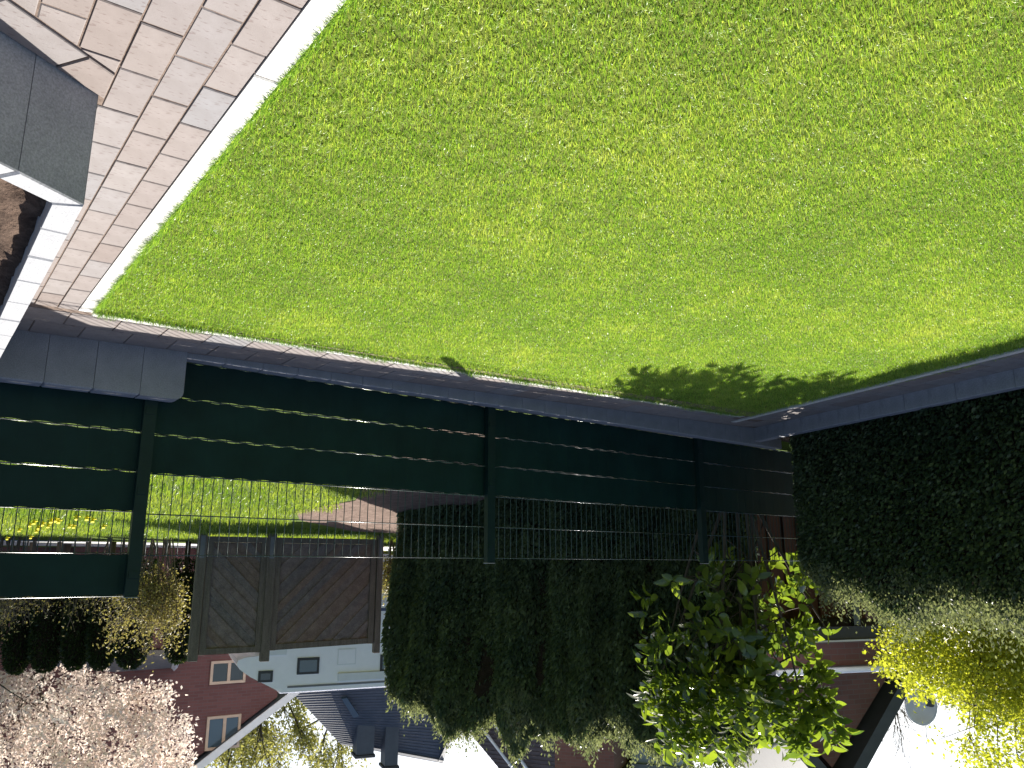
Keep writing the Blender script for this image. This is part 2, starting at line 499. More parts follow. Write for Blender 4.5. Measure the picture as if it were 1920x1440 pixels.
# kerb stones
kerb = sheet('lawn_kerb', [(KX0, -2.5), (KX1, -2.5), (KX1, 3.62), (KX0, 3.62)], gz, M['sand'], -0.028)
for y0, y1 in [(-2.27, -1.33), (-1.33, -0.38), (-0.38, 0.62), (0.62, 1.562), (1.562, 2.507), (2.507, 3.45), (3.45, 3.632)]:
    paver(kerb, [(KX0, y0 + 0.0015), (KX1, y0 + 0.0015), (KX1, y1 - 0.0015), (KX0, y1 - 0.0015)], 'kerb_stone', 'kerb', 0.002, 0.08, 0.003)
x = -0.55
while x > -5.2:
    b = max(x - 0.945, -5.34)
    t0 = 0.14 * (-0.545 - x) / 4.8; t1 = 0.14 * (-0.545 - b) / 4.8
    paver(kerb, [(b + 0.0015, 3.635 + t1), (x - 0.0015, 3.635 + t0), (x - 0.0015, 3.683 + t0), (b + 0.0015, 3.683 + t1)], 'kerb_stone', 'kerb', 0.004, 0.08, 0.004)
    x = b
s = 0.24
while s < 6.2:
    q = [W0 + WD * (s + 0.0015) + WN * 0.403, W0 + WD * (s + 0.9435) + WN * 0.403, W0 + WD * (s + 0.9435) + WN * 0.45, W0 + WD * (s + 0.0015) + WN * 0.45]
    paver(kerb, [tuple(p) for p in q], 'kerb_stone', 'kerb', -0.004, 0.08, 0.004)
    s += 0.945

# ------------------------------------------------------------------ walls of concrete blocks
def block_mesh(w, d, h, c=0.006, mat='concrete'):
    return MB().bbox(-w / 2 + 0.001, w / 2 - 0.001, 0, d, 0, h, c).mesh('block', M[mat])

tall = thing('block_wall', 'tall grey concrete block wall under the high green fence panel', 'wall', (-0.02, 4.10, H - 1.30))
bm_ = block_mesh(0.205, 0.10, 0.478)
for k in range(9):
    x = -0.968 + 0.205 * k
    if k == 0:
        # end block with its rounded upper corner
        poly = [(-0.1015, 0), (0.1015, 0), (0.1015, 0.478), (-0.0615, 0.478)] + [(-0.0615 - 0.04 * math.sin(t), 0.438 + 0.04 * math.cos(t)) for t in np.linspace(0.3, PI / 2, 5)]
        o = MB().prism_xz(poly, 0.0, 0.10).build('block', M['concrete'], tall)
    else:
        o = link('block', bm_, tall)
    o.location = (x + 0.02, rng.uniform(-0.001, 0.001), rng.uniform(-0.0015, 0.0015))
low = thing('edging_wall', 'low grey concrete edging wall along the foot of the green fence', 'wall', (-3.6, 4.118, H - 1.30))
bl = block_mesh(0.2, 0.085, 0.254, 0.005)
for k in range(26):
    o = link('block', bl, low)
    o.location = (-1.172 - 0.2 * k + 3.6, rng.uniform(-0.0012, 0.0012), rng.uniform(-0.0015, 0.0015))
ang_w = math.atan2(WD[1], WD[0])
lw = thing('edging_wall', 'low grey concrete edging wall along the foot of the dark hedge', 'wall', (W0[0], W0[1], H - 1.30), ang_w)
bl2 = block_mesh(0.2, 0.08, 0.245, 0.005)
for k in range(33):
    o = link('block', bl2, lw)
    o.location = (0.05 + 0.2 * k, -0.08 + rng.uniform(-0.001, 0.001), -0.02 + 0.001 * k + rng.uniform(-0.0015, 0.0015))

bed = thing('raised_bed', 'raised soil bed with pale concrete block sides standing on the paved patio', 'raised bed', (0, 0, 0))
BT = H - 0.775; BB = H - 1.10
def bedblock(a, b, d, n, top=BT):
    """a..b along the outer face, n points outwards"""
    q = [a, b, b - n * 0.058, a - n * 0.058]
    ctr = np.mean(q, 0)
    o = MB().prism_xy([tuple(p - ctr) for p in q], 0, top - BB + rng.uniform(-0.001, 0.001), 0.004)
    o = o.build('block', M['wallcap'], bed)
    o.location = (ctr[0], ctr[1], BB)
yj = [1.845, 2.04, 2.252, 2.466, 2.696, 2.91, 3.12, 3.33, 3.54, 3.75, 3.95, 4.09]
for a, b in zip(yj[:-1], yj[1:]):
    if a == 1.845:                            # mitred corner
        q = [(-0.235, 1.846), (-0.177, 1.876), (-0.177, b - 0.001), (-0.235, b - 0.001)]
        ctr = np.mean(q, 0)
        o = MB().prism_xy([tuple(np.array(p) - ctr) for p in q], 0, BT - BB, 0.004).build('block', M['wallcap'], bed); o.location = (ctr[0], ctr[1], BB)
    else:
        bedblock(np.array([-0.235, b - 0.001]), np.array([-0.235, a + 0.001]), None, np.array([-1.0, 0]))
sj = [0.001, 0.160, 0.37, 0.58, 0.79]
for k, (a, b) in enumerate(zip(sj[:-1], sj[1:])):
    pa = BC + BD * (a + 0.001); pb = BC + BD * (b - 0.001)
    ia = pa - BN * 0.058; ib = pb - BN * 0.058
    if k == 0: ia = np.array([-0.176, 1.874])
    q = [pa, pb, ib, ia]; ctr = np.mean(q, 0)
    o = MB().prism_xy([tuple(p - ctr) for p in q], 0, BT - BB, 0.004).build('block', M['wallcap'], bed); o.location = (ctr[0], ctr[1], BB)
# cloddy soil surface
nx, ny = 46, 90
X, Y = np.meshgrid(np.linspace(-0.19, 0.75, nx), np.linspace(1.25, 4.1, ny))
P2 = np.stack([X.ravel(), Y.ravel()], 1)
zz = H - 0.828 + 0.018 * noise(P2, 9, 3) + 0.012 * noise(P2, 30, 4) + rng.normal(0, 0.004, len(P2)) + 0.03 * np.clip((P2[:, 0] + 0.1) / 0.4, 0, 1)
V = np.column_stack([P2, zz])
idx = np.arange(nx * ny).reshape(ny, nx)
Q = np.stack([idx[:-1, :-1], idx[:-1, 1:], idx[1:, 1:], idx[1:, :-1]], -1).reshape(-1, 4)
cc = V[Q].mean(1)
keep = ((cc[:, :2] - BC) @ (-BN) > 0.04)
link('soil', npmesh('soil', V, Q[keep], None, M['soil'], smooth=True), bed)

# ------------------------------------------------------------------ double rod mesh fence with privacy strips
FY = 4.255
fence = thing('mesh_fence', 'dark green welded mesh fence with woven privacy strips behind the lawn', 'fence', (-3.07, FY, H - 1.08))
FO = np.array([-3.07, FY, H - 1.08])
def fpart(mb, name, mat, parent, smooth=False):
    mb.v = [(a - FO[0], b - FO[1], c - FO[2]) for a, b, c in mb.v]
    return mb.build(name, mat, parent, smooth)
posts = [(-0.945, 0.135), (-3.072, -0.032), (-5.215, -0.036), (-7.355, -0.036)]
for px, top in posts:
    mb = MB().bbox(px - 0.030, px + 0.030, FY - 0.062, FY - 0.022, H - 1.30, H + top, 0.003)
    po = fpart(mb, 'post', M['post'], fence)
    fpart(MB().bbox(px - 0.032, px + 0.032, FY - 0.064, FY - 0.020, H + top + 0.0005, H + top + 0.007, 0.003), 'cap', M['darkgrey'] if False else M['green_metal'], po)
    for kz in (0.10, 0.50, 0.90):
        zc = H + top - kz
        fpart(MB().bbox(px - 0.022, px + 0.022, FY - 0.067, FY - 0.0625, zc - 0.016, zc + 0.016, 0.001), 'clamp', M['post'], po)
SW = 0.196
def panel(x0, x1, top, nrow, filled):
    """top wire height, nrow cells of 0.2 m downwards; filled: indices of cells closed by a strip"""
    mb = MB()
    n = int(round((x1 - x0) / 0.05))
    for k in range(n + 1):
        xx_ = x0 + (x1 - x0) * k / n
        mb.tube([(xx_, FY, H + top + 0.004), (xx_, FY, H + top - nrow * 0.2 - 0.005)], 0.0025, 5)
    pn = fpart(mb, 'wire_panel', M['wire'], fence, True)
    for r in range(nrow + 1):
        mb = MB()
        for dy in (-0.0062, 0.0062):
            mb.tube([(x0 - 0.004, FY + dy, H + top - 0.2 * r), (x1 + 0.004, FY + dy, H + top - 0.2 * r)], 0.0029, 6)
        fpart(mb, 'horizontal_rod', M['green_metal'], pn, True)
    for r in filled:
        z0 = H + top - 0.2 * (r + 1) + 0.0045 + rng.uniform(0, 0.0015); z1 = z0 + 0.1905
        m = n * 4
        s_ = np.linspace(0, 1, m + 1)
        xx_ = x0 + (x1 - x0) * s_
        yy = FY - 0.0046 + 0.0007 * np.round(0.5 + 0.5 * np.sin(xx_ * 2 * PI / 0.2 + r))
        wob = 0.0016 * np.sin(xx_ * 4.1 + r * 2 + x0) + 0.0026 * np.sin(xx_ * 2 * PI / 0.125 + r)
        V = np.concatenate([np.column_stack([xx_, yy, np.full(m + 1, z0) + wob]), np.column_stack([xx_, yy, np.full(m + 1, z1) + wob * 0.8])]) - FO
        i = np.arange(m)
        Q = np.stack([i, i + 1, m + 2 + i, m + 1 + i], 1)
        me = npmesh('privacy_strip', V, Q, None, M['strip'])
        o = link('privacy_strip', me, pn)
        md = o.modifiers.new('thickness', 'SOLIDIFY'); md.thickness = 0.0013; md.offset = 0
panel(-0.940, 1.22, 0.133, 6, [0, 2, 3, 4, 5])
panel(-3.066, -0.951, -0.059, 5, [2, 3, 4])
panel(-5.209, -3.078, -0.059, 5, [2, 3, 4])
panel(-7.349, -5.221, -0.059, 5, [2, 3, 4])

# ------------------------------------------------------------------ lawn grass
def blades(P, L, Wd, lean, az, tint, name, mat, label=None):
    n = len(P)
    d = np.stack([np.cos(az), np.sin(az), np.zeros(n)], 1)
    fa = az + PI / 2 + rng.normal(0, 0.5, n)
    sd = np.stack([np.cos(fa), np.sin(fa), np.zeros(n)], 1) * (Wd / 2)[:, None]
    up = np.array([0, 0, 1.0])
    l1 = lean * 0.55; l2 = lean * 1.25
    p1 = P + (d * np.sin(l1)[:, None] + up * np.cos(l1)[:, None]) * (L * 0.52)[:, None]
    p2 = p1 + (d * np.sin(l2)[:, None] + up * np.cos(l2)[:, None]) * (L * 0.48)[:, None]
    V = np.stack([P - sd, P + sd, p1 + sd * 0.8, p1 - sd * 0.8, p2], 1).reshape(-1, 3)
    b = np.arange(n)[:, None] * 5
    Q = b + np.array([[0, 1, 2, 3]]); T = b + np.array([[3, 2, 4]])
    return npmesh(name, V, Q, T, mat, np.repeat(tint, 5), smooth=True)

def inpoly(P, poly):
    ok = np.ones(len(P), bool)
    A = np.array(poly); area = 0.5 * np.sum(A[:, 0] * np.roll(A[:, 1], -1) - np.roll(A[:, 0], -1) * A[:, 1])
    sg = 1 if area > 0 else -1
    for i in range(len(A)):
        a = A[i]; b = A[(i + 1) % len(A)]
        ok &= sg * ((b[0] - a[0]) * (P[:, 1] - a[1]) - (b[1] - a[1]) * (P[:, 0] - a[0])) >= 0
    return ok

cand = np.column_stack([rng.uniform(-5.4, -0.53, 1000000), rng.uniform(-1.0, 3.78, 1000000)])
cand = cand[inpoly(cand, [(-0.543, -1.0), (-0.543, 3.605), (-5.33, 3.745), (-4.33, -1.0)])]
dep = cand @ F[:2]; lat = cand @ R[:2]
vis = (dep > 0.75) & (np.abs(lat) < dep * 0.74 + 0.35)
dens = np.where(vis, np.clip(1.25 - 0.13 * dep, 0.45, 1.0), 0.16)
cand = cand[rng.uniform(size=len(cand)) < dens]
n = len(cand)
big = noise(cand, 1.3, 11, 3); mid = noise(cand, 4.5, 12, 3); fine_ = noise(cand, 16, 13, 2)
dep = cand @ F[:2]
L = (0.0185 + 0.003 * mid + 0.004 * fine_ + 0.002 * big) * rng.uniform(0.55, 1.4, n)
Wd = rng.uniform(0.0013, 0.0026, n) * (1 + 0.12 * np.clip(dep - 2.0, 0, 4))
lean = np.abs(rng.normal(0.65, 0.42, n)) + 0.15 * np.clip(fine_, -1, 1)
az = rng.uniform(0, 2 * PI, n) + 1.2 * noise(cand, 3.0, 14, 2)
tint = np.clip(0.50 + 0.15 * big + 0.13 * mid + 0.10 * fine_ + rng.normal(0, 0.2, n), 0, 1)
# overhanging blades along the kerbs
ne = 5200
ey = rng.uniform(0.6, 3.6, ne); e1_ = np.column_stack([-0.549 - np.abs(rng.normal(0, 0.008, ne)), ey])
ex = rng.uniform(-5.2, -0.56, ne * 2); e2_ = np.column_stack([ex, 3.622 + 0.14 * (-0.545 - ex) / 4.8 - np.abs(rng.normal(0, 0.010, ne * 2))])
E_ = np.concatenate([e1_, e2_]); mm = len(E_)
cand = np.concatenate([cand, E_])
cl_ = np.clip(0.5 + noise(E_, 9, 77, 2), 0.1, 1.6)
L = np.concatenate([L, rng.uniform(0.022, 0.046, mm) * (0.75 + 0.25 * cl_)]); Wd = np.concatenate([Wd, rng.uniform(0.0016, 0.003, mm)])
lean = np.concatenate([lean, np.abs(rng.normal(0.75, 0.35, mm))])
az = np.concatenate([az, np.where(np.arange(mm) < ne, rng.normal(0, 0.8, mm), rng.normal(PI / 2, 0.8, mm))])
tint = np.concatenate([tint, np.clip(rng.normal(0.35, 0.22, mm), 0, 1)])
P = np.column_stack([cand, gz(cand[:, 0], 0) - 0.014])
gr = link('lawn_grass', blades(P, L, Wd, lean, az, tint, 'lawn_grass', M['grass']))
tag(gr, 'short bright green mown grass of the sunken lawn', 'grass', kind='stuff')

# neighbour's rougher grass, seen through the open fence cells
n = 90000
cand = np.column_stack([rng.uniform(-7.0, 4.5, n), rng.uniform(6.5, 13.0, n)])
keep = ~((cand[:, 0] < -4.1 + 0.22 * noise(cand, 2.5, 5)) & (cand[:, 1] < 11.3 - 0.5 * (cand[:, 0] + 4) * 0 + 0.3 * noise(cand, 3, 6)))
cand = cand[keep]; n = len(cand)
P = np.column_stack([cand, tz(cand[:, 0], cand[:, 1]) - 0.005])
tint = np.clip(0.45 + 0.25 * noise(cand, 1.2, 21) + rng.normal(0, 0.2, n), 0, 1)
g2 = link('meadow_grass', blades(P, rng.uniform(0.03, 0.085, n), rng.uniform(0.006, 0.012, n), np.abs(rng.normal(0.5, 0.35, n)), rng.uniform(0, 6.28, n), tint, 'meadow_grass', M['grass_far']))
tag(g2, 'sunlit rougher grass behind the green fence', 'grass', kind='stuff')

# ------------------------------------------------------------------ foliage tools
def kites(P, D, Nn, L, W, tint, fold=0.0):
    D = D / (np.linalg.norm(D, axis=1)[:, None] + 1e-9)
    S = np.cross(D, Nn); S /= (np.linalg.norm(S, axis=1)[:, None] + 1e-9)
    mid_ = P + D * (L * 0.45)[:, None]
    up = np.cross(S, D) * (W * fold)[:, None]
    V = np.stack([P, mid_ + S * (W / 2)[:, None] + up, P + D * L[:, None], mid_ - S * (W / 2)[:, None] + up], 1).reshape(-1, 3)
    b = np.arange(len(P))[:, None] * 4
    T = np.concatenate([b + np.array([[0, 1, 2]]), b + np.array([[0, 2, 3]])])
    return V, T, np.repeat(tint, 4)

def kite_obj(name, parent, mat, P, D, Nn, L, W, tint, fold=0.0, stuff=True):
    V, T, t = kites(P, D, Nn, L, W, tint, fold)
    o = link(name, npmesh(name, V, None, T, mat, t, smooth=True), parent)
    if stuff: o['kind'] = 'stuff'
    return o

def unit(n): 
    v = rng.normal(size=(n, 3)); return v / np.linalg.norm(v, axis=1)[:, None]

def hedge(name, label, a, b, width, zb, zt, n, leaf, mat, lump=0.08, lscale=2.5, front=1, trunk=True, exp=0.35, updir=0.7, taper0=0.0, cat='hedge', topvar=0.06, seed=1, sprig=0.2, zsc=0.6):
    """clipped hedge from a to b; front side is the right hand of a->b turned by front"""
    a = np.array(a, float); b = np.array(b, float)
    ln = np.linalg.norm(b - a); d = (b - a) / ln; nn = np.array([d[1], -d[0]]) * front
    root = thing(name, label, cat, (float((a[0] + b[0]) / 2), float((a[1] + b[1]) / 2), zb))
    o0 = np.array([(a[0] + b[0]) / 2, (a[1] + b[1]) / 2, zb])
    hh = zt - zb; rc = width * 0.36
    arc = [(width / 2 - rc + rc * math.cos(t), hh - rc + rc * math.sin(t)) for t in np.linspace(0, PI / 2, 9)]
    prof = np.array([(width / 2, 0.0), (width / 2 * 1.03, hh * 0.3)] + arc + [(-q[0], q[1]) for q in arc[::-1]] + [(-width / 2, 0.0)])
    plen = np.concatenate([[0], np.cumsum(np.hypot(*np.diff(prof, axis=0).T))])
    def outline(t):
        e = 1e-3
        g = lambda q: (np.interp(q, plen, prof[:, 0]), np.interp(q, plen, prof[:, 1]))
        w_, z_ = g(t); w1, z1 = g(np.maximum(t - e, 0)); w2, z2 = g(np.minimum(t + e, plen[-1]))
        tx, tzz = w2 - w1, z2 - z1; q = np.hypot(tx, tzz) + 1e-9
        return w_, z_, tzz / q, -tx / q
    def surf(s, ph, inset):
        # ends rounded
        e = np.minimum(s, ln - s)
        er = np.clip(e / (width * 0.5), 0, 1); er = np.sqrt(1 - (1 - er) ** 2)
        er = 0.25 + 0.75 * er
        ow, oz, nw, nz_ = outline(ph)
        w = ow * (1 - inset / (width / 2)) * er
        hgt = (1 - taper0 * np.exp(-s / 0.35))
        z = oz * (1 - inset / (zt - zb)) * hgt * (0.85 + 0.15 * er)
        c = nw; sn = nz_
        p = np.column_stack([a[0] + d[0] * s + nn[0] * w, a[1] + d[1] * s + nn[1] * w, zb + z])
        q = p.copy(); q[:, 2] *= zsc
        lum = lump * noise(q, lscale, seed, 3)
        nrm = np.column_stack([nn[0] * c, nn[1] * c, sn])
        nrm /= np.linalg.norm(nrm, axis=1)[:, None] + 1e-9
        p = p + nrm * (lum + topvar * 0.0)[:, None]
        p[:, 2] += topvar * noise(p[:, :2], 3.2, seed + 5, 2) * np.clip(z / (zt - zb), 0, 1)
        return p, nrm
    backt = plen[-1] - hh * 0.85
    wgt = np.array([backt, (plen[-1] - backt) * 0.3]); wgt /= wgt.sum()
    ph = np.where(rng.uniform(size=n) < wgt[0], rng.uniform(0, backt, n), rng.uniform(backt, plen[-1], n))
    s = rng.uniform(0, ln, n)
    p, nrm = surf(s, ph, np.abs(rng.normal(0, 0.035, n)) + 0.0)
    D = nrm * 0.7 + unit(n) * 0.6 + np.array([0, 0, updir])
    tint = np.clip(0.42 + 0.25 * noise(p, 4, seed + 9, 2) + rng.normal(0, 0.22, n), 0, 1)
    L = rng.uniform(0.6, 1.3, n) * leaf[0]; W = rng.uniform(0.7, 1.3, n) * leaf[1]
    kite_obj('foliage', root, mat, p - o0, D, unit(n) + nrm * 0.6, L, W, tint)
    # loose sprigs standing out of the top, coloured lighter to paint the sunlit rim
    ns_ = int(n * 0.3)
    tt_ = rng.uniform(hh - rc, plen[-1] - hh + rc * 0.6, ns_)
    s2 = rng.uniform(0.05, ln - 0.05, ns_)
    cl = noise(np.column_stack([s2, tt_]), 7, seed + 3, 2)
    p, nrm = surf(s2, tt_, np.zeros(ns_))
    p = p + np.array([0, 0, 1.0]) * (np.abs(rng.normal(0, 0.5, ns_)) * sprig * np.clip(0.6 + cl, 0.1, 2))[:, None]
    kite_obj('lit_sprigs', root, M['shoot'], p - o0, unit(ns_) * 0.7 + np.array([0, 0, 0.8]), unit(ns_), rng.uniform(0.5, 1.0, ns_) * leaf[0], rng.uniform(0.4, 0.85, ns_) * leaf[1], np.clip(rng.normal(0.75, 0.2, ns_), 0, 1))
    # dark inner filler, coloured to stand in for the shade within the hedge
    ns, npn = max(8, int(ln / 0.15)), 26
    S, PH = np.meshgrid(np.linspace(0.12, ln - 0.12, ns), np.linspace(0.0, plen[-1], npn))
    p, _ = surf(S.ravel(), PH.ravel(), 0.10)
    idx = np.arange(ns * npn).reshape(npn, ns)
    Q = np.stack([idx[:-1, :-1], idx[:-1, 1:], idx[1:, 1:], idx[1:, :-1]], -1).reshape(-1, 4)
    link('shade_core', npmesh('shade_core', p - o0, Q, None, M['core'], smooth=True), root)
    return root

def grow(base, direction, length, r, depth, spread=0.5, ratio=0.72, kids=(2, 4), bend=0.15, segs=4, upw=0.15, out=None, g=None):
    """recursive branches -> list of (points, radii, depth)"""
    if out is None: out = []
    g = g or rng
    pts = [np.array(base, float)]; d = np.array(direction, float); d /= np.linalg.norm(d)
    for k in range(segs):
        d = d + g.normal(0, bend, 3) + np.array([0, 0, upw * 0.3]); d /= np.linalg.norm(d)
        pts.append(pts[-1] + d * length / segs)
    rad = np.linspace(r, r * 0.6, segs + 1)
    out.append((pts, rad, depth))
    if depth > 0:
        for k in range(g.integers(kids[0], kids[1] + 1)):
            t = g.uniform(0.35, 1.0); i = min(int(t * segs), segs - 1)
            p = pts[i] + (pts[i + 1] - pts[i]) * (t * segs - i)
            nd = d + g.normal(0, spread, 3) + np.array([0, 0, upw])
            grow(p, nd, length * ratio * g.uniform(0.75, 1.2), r * 0.55, depth - 1, spread, ratio, kids, bend, segs, upw, out, g)
    return out

def branches_mesh(name, segs, mat, parent, o0, sides=5):
    mb = MB()
    for pts, rad, dp in segs:
        mb.tube(np.array(pts) - o0, rad, sides if dp > 0 else 3, False)
    return mb.build(name, mat, parent, True)

# ------------------------------------------------------------------ left hedge, centre hedge
sa = W0 - WN * 0.53 + WD * 0.10; sb = W0 - WN * 0.53 + WD * 6.3
hedge('clipped_hedge', 'dark dense evergreen hedge rising behind the low edging wall of the lawn corner', sa, sb, 0.86, H - 1.14, H + 0.30, 130000, (0.036, 0.021), M['yew'], lump=0.055, lscale=3.0, front=-1, taper0=0.14, topvar=0.07, seed=31)
hedge('conifer_hedge', 'tall dark conifer hedge with sunlit top behind the open fence cells', (-5.52, 9.35), (-7.34, 5.25), 1.15, H - 0.95, H + 1.72, 130000, (0.062, 0.032), M['thuja'], lump=0.22, lscale=4.0, zsc=0.25, front=-1, topvar=0.1, seed=41, updir=0.9)

# ------------------------------------------------------------------ timber screen in the neighbour's garden
ga = at(366, 1000, 11.55); gb = at(716, 1000, 12.95)
dv = ga - gb; gang = math.atan2(dv[1], dv[0])
gbase = (ga + gb) / 2; gzb = float(tz(gbase[0], gbase[1]))
GF = Frame((gbase[0], gbase[1], 0), gang)
def clip_rect(poly, x0, x1, z0, z1):
    for p, n_ in (((x0, 0), (1, 0)), ((x1, 0), (-1, 0)), ((0, z0), (0, 1)), ((0, z1), (0, -1))):
        poly = clip(poly, np.array(p, float), np.array(n_, float))
        if len(poly) < 3: return []
    return poly
def screen(u0, u1, vtop, diag, label):
    x0 = GF.px(u1, 1000)[0]; x1 = GF.px(u0, 1000)[0]
    zt0 = GF.px(u1, vtop[1])[1]; zt1 = GF.px(u0, vtop[0])[1]
    zb = gzb + 0.06
    xc = (x0 + x1) / 2
    o = GF.o + GF.x * xc
    t = thing('timber_screen', label, 'fence panel', (o[0], o[1], gzb - 0.02), gang)
    w = (x1 - x0) / 2; fr = 0.085
    zt = min(zt0, zt1) - gzb; zt_l, zt_r = zt0 - gzb + 0.02, zt1 - gzb + 0.02; zb_ = 0.08
    for sx in (-1, 1):
        MB().bbox(min(sx * w, sx * (w - fr)), max(sx * w, sx * (w - fr)), -0.03, 0.03, zb_, (zt_l if sx < 0 else zt_r), 0.004).build('stile', M['woodpost'], t)
    for zl, zr in ((zb_, zb_), (zt_l - fr, zt_r - fr)):
        MB().prism_xz([(-w + fr + 0.001, zl), (w - fr - 0.001, zr), (w - fr - 0.001, zr + fr - 0.004), (-w + fr + 0.001, zl + fr - 0.004)], -0.028, 0.028).build('rail', M['woodpost'], t)
    x0_, x1_, z0_, z1_ = -w + fr + 0.002, w - fr - 0.002, zb_ + fr + 0.002, zt - fr + 0.075
    bw = 0.098
    span = (x1_ - x0_) + (z1_ - z0_)
    k = 0; c0 = -span
    while c0 < span * 1.5:
        q = bw * math.sqrt(2)
        a0, a1 = (c0 + 0.007, c0 + q - 0.007) if k % 2 else (c0 - 0.012, c0 + q + 0.012)
        big = 6
        if diag > 0:   # rises to the right
            poly = [(x0_ - big, z0_ + a0 - big), (x0_ + big, z0_ + a0 + big), (x0_ + big, z0_ + a1 + big), (x0_ - big, z0_ + a1 - big)]
        else:
            poly = [(x0_ - big, z0_ + a0 + big), (x0_ + big, z0_ + a0 - big), (x0_ + big, z0_ + a1 - big), (x0_ - big, z0_ + a1 + big)]
        poly = clip_rect(poly, x0_, x1_, z0_, z1_)
        if len(poly) >= 3 and np.ptp(np.array(poly)[:, 0]) > 0.03:
            y_ = (0.0 if k % 2 else 0.0175) + rng.uniform(-0.0005, 0.0005)
            mb = MB().prism_xz(poly, -0.012 + y_, 0.004 + y_)
            mb.build('board', BW[rng.integers(len(BW))], t)
        c0 += q; k += 1
    return t, w
BW = []
for k, (a, b) in enumerate([((0.14, 0.115, 0.107), (0.26, 0.215, 0.20)), ((0.165, 0.127, 0.114), (0.29, 0.23, 0.21)), ((0.13, 0.11, 0.107), (0.245, 0.21, 0.20)), ((0.18, 0.125, 0.10), (0.27, 0.20, 0.165))]):
    BW.append(rough_mat('board%d' % k, a, b, 9, 0.85, 0.5, 0.002, 0.25, fine=60))
screen(391, 503, (1228, 1222), -1, 'narrow weathered timber screen panel with diagonal boards beside the twiggy hedge')
screen(519, 706, (1219, 1206), 1, 'wide weathered timber screen panel with diagonal boards in front of the camper')
for u, ut, vt, lab in [(381, 369, 1240, 'outer timber post of the narrow screen panel beside the twiggy hedge'), (511, 498, 1240, 'timber post between the two diagonal board screens'), (713, 708, 1224, 'outer timber post of the wide screen panel beside the conifer hedge')]:
    x = GF.px(u, 1000)[0]; z = GF.px(ut, vt)[1]
    o = GF.o + GF.x * x
    w = 0.062 if u != 713 else 0.045
    tp = thing('timber_post', lab, 'post', (o[0], o[1], gzb - 0.05), gang)
    MB().bbox(-w, w, -0.05, 0.05, 0, z - gzb + 0.05, 0.006).build('shaft', M['woodpost'], tp)
    MB().bbox(-w * 0.5, w * 0.5, -0.058, -0.0505, 0.10, 0.42, 0.002).build('bracket', M['grey'], tp)

# ------------------------------------------------------------------ white camper behind the screen
ca = at(445, 1200, 15.6); cb = at(760, 1200, 16.9)
dv = ca - cb; cang = math.atan2(dv[1], dv[0])
CF = Frame(((ca + cb) / 2 * np.array([1, 1, 0])), cang)
cz = float(tz(0, CF.o[1]))
camper = thing('camper', 'white camper with an overhanging cab parked behind the timber screens', 'camper', (CF.o[0], CF.o[1], cz), cang)
def cpx(u, v, off=0.0):
    x, z = CF.px(u, v, off); return x, z - cz
nose = [cpx(*q) for q in [(528, 1299), (500, 1285), (470, 1270), (450, 1256), (444, 1246), (447, 1238), (460, 1233), (478, 1231)]]
xr, zr_ = cpx(528, 1299); xl, zl_ = cpx(820, 1284)
zb = 0.55; xk = nose[-1][0]
body = [(xl - 1.0, zb)] + [(xk - 0.75, zb), (xk - 0.55, nose[-1][1] - 0.05)] + nose[::-1] + [(xl - 1.0, zr_ - 0.02)]
bo = MB().prism_xz(body, 0.0, 2.15).build('body', M['white'], camper)
cab = [(xk - 0.56, zb), (xk + 0.75, zb), (xk + 0.72, zb + 0.55), (xk + 0.22, zb + 0.72), (xk - 0.1, nose[-1][1] - 0.07), (xk - 0.54, nose[-1][1] - 0.07)]
MB().prism_xz(cab, 0.1, 2.05).build('cab', M['white'], camper)
MB().prism_xz([(xk - 0.4, zb + 0.6), (xk + 0.12, zb + 0.68), (xk - 0.12, nose[-1][1] - 0.12), (xk - 0.4, nose[-1][1] - 0.12)], 0.09, 0.0985).build('cab_window', M['glass'], camper)
for wx in (xk + 0.1, xl + 0.2):
    th = np.linspace(0, 2 * PI, 21)[:-1]
    wl = MB().prism_xz([(wx + 0.33 * math.cos(t), 0.33 + 0.33 * math.sin(t)) for t in th], 0.04, 0.26).build('wheel', M['rubber'], camper)
    MB().prism_xz([(wx + 0.2 * math.cos(t), 0.33 + 0.2 * math.sin(t)) for t in th], 0.03, 0.0395).build('rim', M['grey'], wl)
def cwin(u0, u1, v0, v1, glass='glass', frame='darkgrey', name='window', lab=None):
    xa, za = cpx(u1, v0); xb, zb2 = cpx(u0, v1)
    f = MB().bbox(xa, xb, -0.022, -0.001, za, zb2, 0.006).build(name, M[frame], camper)
    e = 0.045
    MB().box(xa + e, xb - e, -0.027, -0.0225, za + e, zb2 - e).build('pane', M[glass], f)
    if lab: f['label'] = lab
cwin(483, 512, 1257, 1280)
cwin(556, 599, 1232, 1265, 'blueglass')
cwin(712, 745, 1226, 1259, 'blueglass')
xa, za = cpx(668, 1215); xb, zb2 = cpx(632, 1247)
hf = MB().box(xa, xb, -0.008, -0.0015, za, zb2).build('hatch', M['trim'], camper)
MB().box(xa + 0.02, xb - 0.02, -0.012, -0.0085, za + 0.02, zb2 - 0.02).build('hatch_cover', M['white'], hf)
xa, za = cpx(538, 1216); xb, zb2 = cpx(505, 1229)
MB().bbox(xa, xb, -0.02, -0.0015, za, zb2, 0.004).build('side_flap', M['trim'], camper)
for dz, hgt, m_ in ((0.08, 0.035, 'grey'), (0.0, 0.025, 'grey')):
    xa, za = cpx(760, 1280); xb, zb2 = cpx(520, 1288)
    if dz: MB().box(xl, xr - 0.1, -0.015, -0.0015, zr_ - dz - hgt, zr_ - dz).build('roof_rail', M['grey'], camper)
MB().box(xl, xr - 1.05, -0.05, -0.0015, zr_ - 0.30, zr_ - 0.16).build('awning_box', M['trim'], camper)
